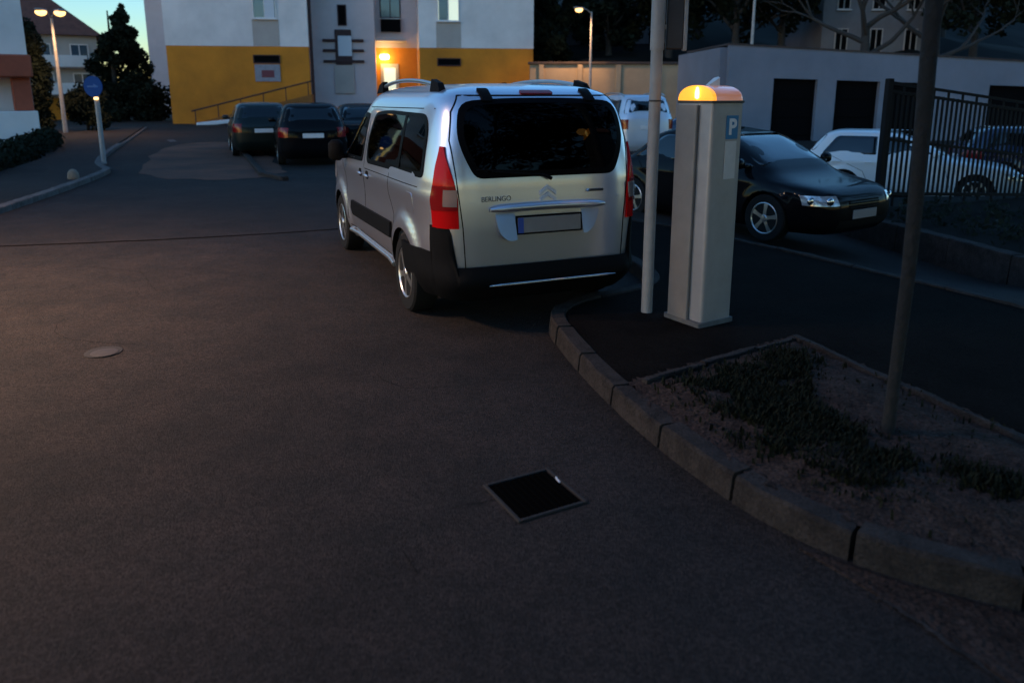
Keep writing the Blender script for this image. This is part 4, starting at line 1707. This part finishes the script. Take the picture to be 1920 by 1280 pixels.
# ------------------------------------------------------------------ apartment building
def seg_window(parent, p, ux, w, h, z, name='window', pane=None, dark=False, sill=True, depth=.10, mull=True, frame=None):
    """window on a facade: p = (x, y) of its middle on the wall plane, ux = unit vector along the wall, outward = right-hand side"""
    nx, ny = ux[1], -ux[0]
    an = atan2(ux[1], ux[0])
    f = MB()
    fw = .07
    c = (p[0] + nx * .02, p[1] + ny * .02)
    for (du, dz, sw, sh) in ((0, h / 2 - fw / 2, w, fw), (0, -h / 2 + fw / 2, w, fw), (-w / 2 + fw / 2, 0, fw, h - 2 * fw), (w / 2 - fw / 2, 0, fw, h - 2 * fw)):
        f.box((c[0] + ux[0] * du, c[1] + ux[1] * du, z + dz), (sw, .08, sh), an, .01)
    if mull:
        f.box((c[0], c[1], z), (.06, .07, h - 2 * fw), an, .01)
    fo = f.build(name, frame or M['wall_white'], parent)
    MB().box((p[0] + nx * .012, p[1] + ny * .012, z), (w - .1, .02, h - .1), an).build('pane', pane or M['win_pane'], fo)
    if sill:
        MB().box((p[0] + nx * .08, p[1] + ny * .08, z - h / 2 - .03), (w + .12, .18, .05), an, .01).build('sill', M['wall_white'], fo)
    return fo


TH = radians(9)
UX = (cos(TH), sin(TH))
NX = (UX[1], -UX[0])          # outward, towards the camera
A0 = (-20.0, 45.3)


def fac(u, out=0.0):
    return (A0[0] + UX[0] * u + NX[0] * out, A0[1] + UX[1] * u + NX[1] * out)


ab = thing('apartment_building', 'white apartment block with an orange plinth and a lit recessed entrance', 'building', (0, 0, 0))
ZP, ZT = 4.45, 15.0
U1, U2, U3, U4 = 0.0, 8.05, 14.55, 21.6     # left wing, recess, right wing


def wall_piece(name, m, u0, u1, z0, z1, out, thick=.4):
    cu = (u0 + u1) / 2
    p = fac(cu, out - thick / 2)
    return MB().box((p[0], p[1], (z0 + z1) / 2), (u1 - u0, thick, z1 - z0), TH).build(name, m, ab)


def wall_side(name, m, u, z0, z1, o0, o1, thick=.4):
    p = fac(u, (o0 + o1) / 2)
    return MB().box((p[0], p[1], (z0 + z1) / 2), (thick, abs(o1 - o0), z1 - z0), TH).build(name, m, ab)


wall_piece('wall', M['wall_white'], U1, U2, ZP, ZT, 0)
wall_piece('plinth', M['plinth'], U1 + .02, U2 - .02, -.3, ZP, -.02)
wall_side('wall', M['wall_white'], U1 + .2, ZP, ZT, -.4, -12)
wall_side('plinth', M['plinth'], U1 + .22, -.3, ZP, -.42, -12)
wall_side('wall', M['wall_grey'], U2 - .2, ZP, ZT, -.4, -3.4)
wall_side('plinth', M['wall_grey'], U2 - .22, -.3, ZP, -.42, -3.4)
wall_piece('wall', M['wall_white'], U3, U4, ZP, ZT, 0)
wall_piece('plinth', M['plinth'], U3 + .02, U4 - .02, -.3, ZP, -.02)
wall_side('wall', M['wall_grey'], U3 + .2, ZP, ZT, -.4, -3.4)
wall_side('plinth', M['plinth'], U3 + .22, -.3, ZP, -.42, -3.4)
wall_side('wall', M['wall_white'], U4 - .2, ZP, ZT, -.4, -12)
wall_side('plinth', M['plinth'], U4 - .22, -.3, ZP, -.42, -12)
# stair tower wall at the back of the recess, and the entrance bay beside it
UE = 11.9
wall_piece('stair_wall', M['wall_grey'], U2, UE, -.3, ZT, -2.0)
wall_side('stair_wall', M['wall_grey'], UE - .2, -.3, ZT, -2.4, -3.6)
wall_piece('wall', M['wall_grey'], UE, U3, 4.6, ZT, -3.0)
wall_piece('entrance_wall', M['plinth'], UE, U3, -.3, 4.6, -3.02)
pr_ = fac((U1 + U4) / 2, -6)
MB().box((pr_[0], pr_[1], ZT + .15), (U4 - U1 + .6, 12.6, .3), TH).build('roof', M['coping'], ab)
# windows over beige panels on the wings
for u, lit in ((5.65, False), (16.35, True)):
    for zi, z in enumerate((6.75, 9.6, 12.4)):
        p = fac(u)
        fo = seg_window(ab, p, UX, 1.35, 1.5, z, pane=M['win_lit'] if (lit and zi == 0) else M['win_pane'])
        if zi == 0:
            pc = fac(u + (.28 if not lit else -.3), .035)
            MB().box((pc[0], pc[1], z), (.55, .02, 1.36), TH).build('curtain', M['curtain'] if not lit else M['win_pane'], fo)
    p = fac(u, .005)
    MB().box((p[0], p[1], (ZP + 5.95) / 2 + .0), (1.5, .03, 5.93 - ZP - .02), TH).build('spandrel_panel', M['wall_beige'], ab)
# cellar windows in the plinth
p = fac(5.6, .0)
cw = seg_window(ab, p, UX, 1.55, .50, 3.72, name='cellar_window', pane=M['door_dark'], sill=False, mull=False, frame=M['maroon'])
p = fac(5.6, .02)
nb = MB().box((p[0], p[1], 2.93), (1.45, .05, .98), TH, .01).build('notice_board', M['poster'], ab)
p = fac(5.62, .05)
MB().box((p[0], p[1], 2.88), (.72, .012, .42), TH).build('poster_print', M['print_red'], nb)
p = fac(16.35, .0)
seg_window(ab, p, UX, 1.45, .48, 3.62, name='cellar_window', pane=M['door_dark'], sill=False, mull=False, frame=M['maroon'])
# stair tower: narrow windows, a slatted red-brown box with a pale sheet, downpipe
for z in (8.6, 6.45):
    p = fac(9.95, -2.0)
    seg_window(ab, p, UX, .55, 1.25, z, name='stair_window', pane=M['door_dark'], sill=False, mull=False, frame=M['maroon'])
p = fac(9.95, -1.93)
sbx = MB().box((p[0], p[1], 4.55), (1.0, .14, 2.1), TH, .02).build('stair_box', M['maroon'], ab)
p = fac(10.05, -1.83)
MB().box((p[0], p[1], 4.62), (.82, .03, 1.2), TH).build('pale_sheet', M['curtain'], sbx)
for z in (3.7, 4.35, 4.95):
    p = fac(9.95, -1.90)
    MB().box((p[0], p[1], z), (2.5, .12, .16), TH, .02).build('slat', M['maroon'], sbx)
p = fac(9.95, -1.94)
MB().box((p[0], p[1], 2.6), (1.2, .12, 1.7), TH, .01).build('stair_pilaster', M['wall_beige'], ab)
p = fac(U2 + .12, -.2)
MB().tube([(p[0], p[1], -.2), (p[0], p[1], ZT)], .09, 10).build('downpipe', M['maroon'], ab, smooth=60)
# entrance: door, lamp, canopy, window above
p = fac(12.75, -3.0)
ed = MB().box((p[0], p[1], 2.35), (1.15, .08, 2.5), TH, .01).build('entrance_door', M['door_wood'], ab)
p = fac(12.75, -2.95)
MB().box((p[0], p[1], 2.55), (.75, .03, 1.6), TH).build('door_pane', M['win_lit'], ed)
p = fac(12.45, -2.82)
MB().box((p[0], p[1], 4.02), (.55, .3, .3), TH, .06).build('entrance_lamp', M['lamp_door'], ab)
p = fac(12.9, -2.3)
MB().box((p[0], p[1], 5.0), (1.9, 1.3, .14), TH, .02).build('canopy', M['wall_beige'], ab)
p = fac(12.9, -3.0)
seg_window(ab, p, UX, 1.3, 1.6, 7.2, name='stair_window', pane=M['win_pane'], frame=M['maroon'])
MB().box((p[0] + NX[0] * .15, p[1] + NX[1] * .15, 5.95), (1.25, .3, .75), TH, .02).build('vent_box', M['door_dark'], ab)
pd = bpy.data.lights.new('entrance_light', 'POINT')
pd.energy = 14
pd.color = (1, .62, .25)
pd.shadow_soft_size = .15
pdo = bpy.data.objects.new('entrance_light', pd)
COL.objects.link(pdo)
pdo.parent = ab
p = fac(12.5, -2.35)
pdo.location = (p[0], p[1], 3.9)

# ramp with its dark handrail along the left wing
ra = thing('ramp', 'sloping ramp with a dark handrail along the orange plinth', 'ramp', (0, 0, 0))
P0, P1, Q1, Q0 = fac(1.4, .02), fac(8.2, .02), fac(8.2, 1.25), fac(1.4, 1.25)
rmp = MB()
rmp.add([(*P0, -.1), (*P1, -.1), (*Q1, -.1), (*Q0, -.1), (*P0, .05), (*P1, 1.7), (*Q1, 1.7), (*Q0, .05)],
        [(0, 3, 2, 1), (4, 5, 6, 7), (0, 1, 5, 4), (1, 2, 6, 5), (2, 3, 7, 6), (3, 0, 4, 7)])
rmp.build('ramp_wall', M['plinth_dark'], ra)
MB().tube([(*fac(1.4, 1.2), .75), (*fac(8.2, 1.2), 2.45)], .045, 8).build('handrail', M['maroon'], ra, smooth=60)
for i in range(6):
    u = 1.6 + i * 1.28
    p = fac(u, 1.2)
    z = .05 + (u - 1.4) / 6.8 * 1.65
    MB().tube([(p[0], p[1], z - .05), (p[0], p[1], z + .74)], .03, 6).build('rail_post', M['maroon'], ra)
wb = MB().box((0, 0, .12), (2.4, .16, .22), 0, .03).build('white_barrier', M['white_bar'])
wb.location = (-16.9, 44.3, 0)
wb.rotation_euler = (0, radians(-5), radians(35))
tag(wb, 'white low bar lying at the foot of the ramp beside the dark cars', 'barrier')

# ------------------------------------------------------------------ left houses
wh = thing('white_house', 'white house at the left edge with a red-brown porch roof', 'house', (-16.9, 27.3, 0), radians(37))
# local x to the right along the facade towards the road side; the right corner is at x = 0
MB().box((-4.0, 2.0, 4.6), (8.0, 4.0, 9.2), 0).build('wall', M['wall_white'], wh)
MB().box((-4.0, 2.0, 9.45), (8.5, 4.6, .5), 0, .1).build('roof', M['roof_red'], wh)
MB().box((-3.0, -.55, 2.65), (6.0, 1.1, .75), 0, .05).build('porch_roof', M['red_brown'], wh)
MB().box((-.35, -.55, 1.72), (.55, .5, 1.1), 0, .02).build('porch_pillar', M['red_brown'], wh)
MB().box((-3.2, -.6, .58), (6.4, 1.0, 1.16), 0, .02).build('porch_wall', M['wall_white'], wh)
for x in (-2.4, -5.4):
    for z in (4.4, 7.3):
        seg_window(wh, (x, 0.0), (1, 0), 1.1, 1.4, z)
fh = thing('far_house', 'pale house with a dark red roof, balconies and a ground floor painted with orange lamp glow down the side street', 'house', (-31.2, 52.0, -.75), radians(30))
MB().box((0, 3, 4.3), (6.6, 6, 4.2), 0).build('wall', M['wall_beige'], fh)
MB().box((0, 3, 1.0), (6.5, 5.9, 2.4), 0).build('ground_floor', M['plinth'], fh)  # orange base colour stands in for street lamp glow on the lower wall
rfm = MB()
rfm.add([(-3.7, -.5, 6.3), (3.7, -.5, 6.3), (3.7, 6.5, 6.3), (-3.7, 6.5, 6.3), (-2.2, 3, 9.4), (.2, 3, 9.4)], [(0, 1, 5, 4), (1, 2, 5), (2, 3, 4, 5), (3, 0, 4), (0, 3, 2, 1)])
rfo = rfm.build('roof', M['roof_red'], fh)
MB().box((-1.8, 2.4, 9.2), (.7, .7, 1.8), 0, .02).build('chimney', M['roof_red'], rfo)
for x in (-2.2, 0, 2.2):
    seg_window(fh, (x, 0.0), (1, 0), 1.1, 1.3, 5.1, frame=M['wall_white'])
    seg_window(fh, (x, 0.0), (1, 0), 1.1, 1.3, 3.2, frame=M['wall_white'])
for z in (2.45, 4.25):
    bo = MB().box((.8, -.7, z + .35), (3.6, .12, .75), 0, .02).build('balcony', M['wall_white'], fh)
    MB().box((.8, -.34, z - .02), (3.6, .66, .14), 0).build('balcony_floor', M['wall_grey'], bo)
aw = MB()
aw.add([(-3.3, 0, 2.6), (-.9, 0, 2.6), (-.9, -1.2, 2.0), (-3.3, -1.2, 2.0), (-3.3, 0, 2.5), (-.9, 0, 2.5), (-.9, -1.2, 1.9), (-3.3, -1.2, 1.9)],
       [(0, 1, 2, 3), (4, 7, 6, 5), (0, 4, 5, 1), (1, 5, 6, 2), (2, 6, 7, 3), (3, 7, 4, 0)])
aw.build('awning', M['wall_white'], fh)
gb = thing('grey_building', 'grey building with balconies behind the conifer left of the apartment block', 'building', (-27.8, 70.0, 0), radians(4))
MB().box((0, 4, 6.0), (9, 8, 12), 0).build('wall', M['wall_grey'], gb)
for z in (4.0, 7.0, 10.0):
    bo = MB().box((.5, -.7, z), (5.5, .1, 1.0), 0, .02).build('balcony', M['wall_white'], gb)
    MB().box((.5, -.36, z - .5), (5.5, .7, .14), 0).build('balcony_floor', M['wall_grey'], bo)
    seg_window(gb, (.5, 0.0), (1, 0), 2.2, 1.7, z + .9, frame=M['wall_white'], pane=M['door_dark'])

# conifer and bush
rd = random.Random(21)
cl = []
for i in range(110):
    z = rd.uniform(.4, 8.6)
    rmax = (1 - z / 9.0) ** .75 * 2.9
    a = rd.uniform(0, 2 * pi)
    r_ = rmax * rd.uniform(.25, 1)
    cl.append(((r_ * cos(a), r_ * sin(a), z), .25 + .45 * (1 - z / 9)))
cl += [((0, 0, 8.9), .22), ((.1, 0, 8.4), .4), ((0, 0, 9.3), .12)]
cl += [((rd.uniform(-3.0, 3.2), rd.uniform(-1, 1), rd.uniform(.3, 2.6)), .6) for _ in range(26)]
blob_plant('conifer', 'dark pointed conifer rising in front of the sky on the left', 'tree', (-25.8, 50.5, 0), [((p[0] + .10 * p[2], p[1], p[2] * .77), r) for p, r in cl], 19000, .13, M['leaf_dark'], ([(0, 0, 0), (0, 0, 6.9)], [.22, .04]), seed=8)
cl = [((rd.uniform(-.8, .8), rd.uniform(-.6, .6), rd.uniform(.4, 1.7)), .45) for _ in range(20)]
blob_plant('bush', 'round dark bush beside the lamp post on the left', 'bush', (-19.6, 35.5, 0), cl, 4200, .08, M['leaf_dark'], ([(0, 0, 0), (0, 0, 1.0)], [.08, .04]), seed=9)
cl = [((rd.uniform(-.3, .3), rd.uniform(-.3, .3), z), .38) for z in frange(.3, 4.6, 26)]
blob_plant('slim_tree', 'slim dark tree just left of the tall lamp post', 'tree', (-20.9, 34.4, 0), cl, 5000, .08, M['leaf_dark'], ([(0, 0, 0), (0, 0, 4.2)], [.12, .04]), seed=10)

# ------------------------------------------------------------------ retaining wall, hillside, garage row
rw = thing('retaining_wall', 'long beige retaining wall with a dark coping behind the parked cars', 'wall', (7.3, 45.5, 0), radians(1.5))
MB().box((0, .25, 1.6), (12.5, .5, 3.6), 0).build('wall', M['ret_wall'], rw)
MB().box((0, .22, 3.47), (12.7, .7, .14), 0, .02).build('coping', M['coping'], rw)
for i in range(6):
    MB().box((-5.6 + i * 2.25, -.06, 1.6), (.28, .14, 3.55), 0, .01).build('buttress', M['ret_wall'], rw)
hs = MB()
hx = frange(2.2, 90, 40)
hy = [46.2, 48, 52, 58, 66, 76, 90, 120, 200]
hh = [3.3, 3.4, 4.0, 5.0, 6.5, 8.5, 11, 16, 22]
hs.add([(x, y, h + .35 * sin(x * .7 + y) + .2 * sin(x * 1.9)) for y, h in zip(hy, hh) for x in hx] + [(x, 46.2, -1) for x in hx],
       [(j * 40 + i, j * 40 + i + 1, (j + 1) * 40 + i + 1, (j + 1) * 40 + i) for j in range(len(hy) - 1) for i in range(39)]
       + [(i, len(hy) * 40 + i, len(hy) * 40 + i + 1, i + 1) for i in range(39)])
tag(hs.build('hillside', M['hill'], smooth=180), kind='structure', label='dark hillside above the retaining wall')

ga = thing('garage_row', 'low white garage row with dark door openings on the right', 'garage', (8.9, 32.0, -.1), radians(2.5))
# local x along the front; parapet falls to the right with the street
GD = [(1.9, 3.75), (4.55, 6.40), (6.75, 8.6), (11.1, 13.0), (14.4, 16.4), (18, 20)]
x0 = 0.0
top = lambda x: 3.78 - .052 * x
dtop = lambda x: 2.52 - .030 * x


def gpiece(nm, xa, xb, za, zb, m, y0=0.0, th=.35):
    b_ = MB()
    b_.add([(xa, y0, za(xa)), (xb, y0, za(xb)), (xb, y0, zb(xb)), (xa, y0, zb(xa)), (xa, y0 + th, za(xa)), (xb, y0 + th, za(xb)), (xb, y0 + th, zb(xb)), (xa, y0 + th, zb(xa))],
           [(0, 1, 2, 3), (4, 7, 6, 5), (0, 4, 5, 1), (3, 2, 6, 7), (0, 3, 7, 4), (1, 5, 6, 2)])
    return b_.build(nm, m, ga)


lowz = lambda x: -1.2
gpiece('wall', 0, 26, dtop, top, M['garage'])
edges = [0.0] + [e for d_ in GD for e in d_] + [26.0]
for a, b in zip(edges[0::2], edges[1::2]):
    gpiece('pier', a, b, lowz, dtop, M['garage'])
for a, b in GD:
    do = gpiece('garage_door', a, b, lowz, dtop, M['door_dark'], .22, .06)
    for k in range(1, 4):
        bb = MB()
        bb.box(((a + b) / 2, .205, -.6 + k * .75), (b - a - .1, .03, .04), 0)
        bb.build('door_rib', M['door_dark'], do)
gs = MB()
gs.add([(0, .35, -1.2), (0, 7, -1.2), (0, 7, 3.7), (0, .35, 3.7), (-.3, .35, -1.2), (-.3, 7, -1.2), (-.3, 7, 3.7), (-.3, .35, 3.7)],
       [(0, 1, 2, 3), (4, 7, 6, 5), (0, 4, 5, 1), (3, 2, 6, 7), (0, 3, 7, 4), (1, 5, 6, 2)])
gs.build('side_wall', M['garage'], ga)
gpiece('roof_edge', -.05, 26, lambda x: top(x) + .002, lambda x: top(x) + .07, M['coping'], -.05, 6.5)

# pale buildings behind the trees on the hill
pb = thing('pale_building', 'pale building with dark windows seen through the bare branches above the garages', 'building', (24.5, 53.0, 3.0), radians(3))
MB().box((0, 3, 4), (7.5, 6, 9), 0).build('wall', M['wall_dim'], pb)
for x in (-2.4, 0, 2.4):
    for z in (2.2, 5.0):
        seg_window(pb, (x, 0.0), (1, 0), .9, 1.6, z, pane=M['door_dark'], frame=M['wall_beige'])
MB().box((0, 3, 8.6), (8.2, 6.8, .4), 0).build('roof', M['roof_red'], pb)
hb_ = thing('hill_house', 'low grey house on the hill above the retaining wall', 'house', (8.3, 60.0, 4.6), radians(-3))
MB().box((0, 3, 1.2), (8.5, 6, 3.0), 0).build('wall', M['wall_dim'], hb_)
rfm = MB()
rfm.add([(-4.7, -.5, 2.7), (4.7, -.5, 2.7), (4.7, 6.5, 2.7), (-4.7, 6.5, 2.7), (-3.5, 3, 4.6), (3.5, 3, 4.6)], [(0, 1, 5, 4), (1, 2, 5), (2, 3, 4, 5), (3, 0, 4), (0, 3, 2, 1)])
rfm.build('roof', M['coping'], hb_)
for x in (-2.6, 0, 2.6):
    seg_window(hb_, (x, 0.0), (1, 0), 1.1, 1.2, 1.3, pane=M['door_dark'], frame=M['wall_dim'])


def big_tree(label, loc, h, rad, seed, n=5200, leaf=.20, m='leaf_dark', squash=.75):
    rd_ = random.Random(seed)
    r = thing('tree', label, 'tree', loc, rd_.uniform(0, 6), 'dark trees on the slope')
    t_ = MB()
    tips_ = []
    t_.tube([(0, 0, -.5), (0, 0, h * .2), (rd_.uniform(-.2, .2), rd_.uniform(-.2, .2), h * .45)], [.30, .22, .16], 10)
    for k in range(5):
        a = k * 1.257 + rd_.uniform(-.3, .3)
        branches(t_, (0, 0, h * (.22 + .05 * k)), (cos(a), sin(a), .75), rad * .75, .11, 2, rd_, tips_, .6, 6)
    t_.build('trunk', M['bark'], r, smooth=70)
    cl_ = [(tuple(p), rad * .24) for p, l in tips_]
    for _ in range(30):
        a = rd_.uniform(0, 2 * pi)
        q = rd_.uniform(.2, 1)
        cl_.append(((rad * q * cos(a), rad * q * sin(a), h * (.28 + .68 * rd_.random()) * (1 - .15 * q)), rad * .22))
    c_ = MB()
    leaf_cloud(c_, cl_, n, leaf, rd_)
    c_.build('crown', M[m], r, fix=False)
    return r


trees = [('dark tree filling the gap beside the apartment block, above the wall end', (2.2, 51.5, 1.5), 7.5, 2.2, 30),
         ('dark tree at the corner of the apartment block', (3.2, 56.0, 3.8), 7.5, 3.0, 31),
         ('dark spreading tree standing in front of the low grey house', (6.6, 53.5, 3.6), 5.0, 2.0, 32),
         ('dark tree on the slope behind the white sign post', (10.4, 52.0, 3.8), 8.0, 3.4, 33),
         ('broad dark tree between the ticket machine and the garages', (14.2, 50.0, 3.6), 9.0, 3.8, 34),
         ('dark tree above the left end of the garage row', (17.8, 52.0, 3.6), 9.0, 3.4, 35),
         ('tall dark tree behind the upper part of the grey trunk', (30.0, 51.0, 3.3), 9.5, 4.0, 36),
         ('dense dark tree at the top right corner', (33.5, 47.0, 3.0), 10.0, 4.6, 37),
         ('dark tree high on the hill behind the street lamp', (8.0, 72.0, 7.5), 10.0, 5.5, 38),
         ('dark tree high on the hill behind the garages', (20.0, 72.0, 7.5), 11.0, 6.0, 39),
         ('dark tree high on the hill at the far right', (36.0, 66.0, 6.5), 12.0, 6.5, 40),
         ('dark tree right of the low grey house on the hill', (15.0, 64.0, 6.0), 10.0, 5.0, 41),
         ('dark tree behind the apartment block corner, farther up the hill', (1.5, 70.0, 6.5), 9.0, 4.5, 42)]
for lab, loc, h, rad, sd in trees:
    big_tree(lab, loc, h, rad, sd)


def bare_tree(label, loc, h, seed):
    rd_ = random.Random(seed)
    r = thing('bare_tree', label, 'tree', loc, 0, 'bare trees behind the garages')
    t_ = MB()
    tips_ = []
    t_.tube([(0, 0, -.5), (.1, 0, h * .25), (.05, .1, h * .45)], [.30, .24, .20], 10)
    for k in range(5):
        a = k * 1.257 + rd_.uniform(-.4, .4)
        branches(t_, (.05, 0, h * (.26 + .045 * k)), (cos(a), sin(a) * .6, .55), h * .34, .15, 3, rd_, tips_, .75, 6)
    t_.build('trunk', M['bark'], r, smooth=70)
    c_ = MB()
    leaf_cloud(c_, [(tuple(p), .5) for p, l in tips_], 900, .13, rd_)
    c_.build('crown', M['leaf_dark'], r, fix=False)
    return r


bare_tree('bare branching tree in front of the pale building, left one', (18.6, 41.5, 1.2), 9.0, 51)
bare_tree('bare branching tree in front of the pale building, right one beside the grey trunk', (22.3, 41.5, 1.2), 9.0, 52)

# ------------------------------------------------------------------ bar fence on the right
FA, FB = (5.95, 12.25), (12.2, 14.6)
fdx, fdy = FB[0] - FA[0], FB[1] - FA[1]
FLn = hypot(fdx, fdy)
fu = (fdx / FLn, fdy / FLn)
fan = atan2(fdy, fdx)
fe = thing('bar_fence', 'black metal bar fence in front of the parked cars on the right', 'fence', (0, 0, 0))
ftop = lambda s_: 1.92 - .105 * s_
fbot = lambda s_: -.02 - .05 * s_


def fbar(nm, s0, s1, z, h, th):
    c = ((s0 + s1) / 2)
    p = (FA[0] + fu[0] * c, FA[1] + fu[1] * c)
    m_ = MB()
    vs = []
    for s_ in (s0, s1):
        for (dn, dz) in ((-th / 2, -h / 2), (th / 2, -h / 2), (th / 2, h / 2), (-th / 2, h / 2)):
            vs.append((FA[0] + fu[0] * s_ - fu[1] * dn, FA[1] + fu[1] * s_ + fu[0] * dn, z(s_) + dz))
    m_.add(vs, [(0, 3, 2, 1), (4, 5, 6, 7), (0, 1, 5, 4), (1, 2, 6, 5), (2, 3, 7, 6), (3, 0, 4, 7)])
    return m_.build(nm, M['steel'], fe)


fbar('rail', 0, FLn, lambda s_: ftop(s_), .045, .045)
fbar('rail', 0, FLn, lambda s_: ftop(s_) - .13, .045, .045)
fbar('rail', 0, FLn, lambda s_: ftop(s_) - .88, .045, .045)
fbar('rail', 0, FLn, lambda s_: fbot(s_) + .18, .05, .045)
s_ = 0.0
i = 0
while s_ < FLn:
    p = (FA[0] + fu[0] * s_, FA[1] + fu[1] * s_)
    if i == 0:
        zt, zb = ftop(s_) + .06, fbot(s_) - .3
        MB().box((p[0], p[1], (zt + zb) / 2), (.10, .10, zt - zb), fan, .01).build('fence_post', M['steel'], fe)
    else:
        zt, zb = ftop(s_) - .10 + (.10 if i % 3 == 0 else 0), fbot(s_) + .16 - (.18 if i % 3 == 0 else 0)
        MB().box((p[0], p[1], (zt + zb) / 2), (.036, .022, zt - zb), fan).build('fence_bar', M['steel'], fe)
    s_ += .108
    i += 1

for lab, loc, h, rad, sd in (('unseen dark tree added right of the bar fence to block sky', (10.6, 7.6, -.3), 9.5, 3.8, 61), ('unseen dark tree added right of the planted bed to block sky', (9.0, 1.0, -.2), 10.0, 4.2, 62), ('unseen dark tree added behind the camera, left one', (-4.5, -11, 0), 10.0, 4.5, 63), ('unseen dark tree added behind the camera, right one', (4.0, -10, 0), 9.5, 4.5, 64), ('unseen dark tree added behind the camera, far left one', (-13.0, -12, 0), 11.0, 5.0, 65), ('unseen dark tree added behind the camera, middle one', (-.3, -13.5, 0), 11.5, 5.0, 66), ('unseen dark tree added behind the camera, far right one', (12.0, -10, 0), 11.0, 5.0, 67)):
    big_tree(lab, loc, h, rad, sd, n=6500, leaf=.16)  # trees out of view, added to block sky and darken van reflections

sc_ = MB()
sc_.add([(-.022, -.005, .006), (.022, -.007, .009), (.024, .006, .012), (-.020, .007, .007), (-.022, -.005, .002), (.022, -.007, .002), (.024, .006, .002), (-.020, .007, .002)],
        [(0, 1, 2, 3), (4, 7, 6, 5), (0, 4, 5, 1), (1, 5, 6, 2), (2, 6, 7, 3), (3, 7, 4, 0)])
so_ = sc_.build('paper_scrap', M['p_white'])
so_.location = (.215, 3.20, 0)
so_.rotation_euler = (0, 0, 1.9)
tag(so_, 'tiny white scrap of paper lying on the road at the corner of the drain', 'litter')
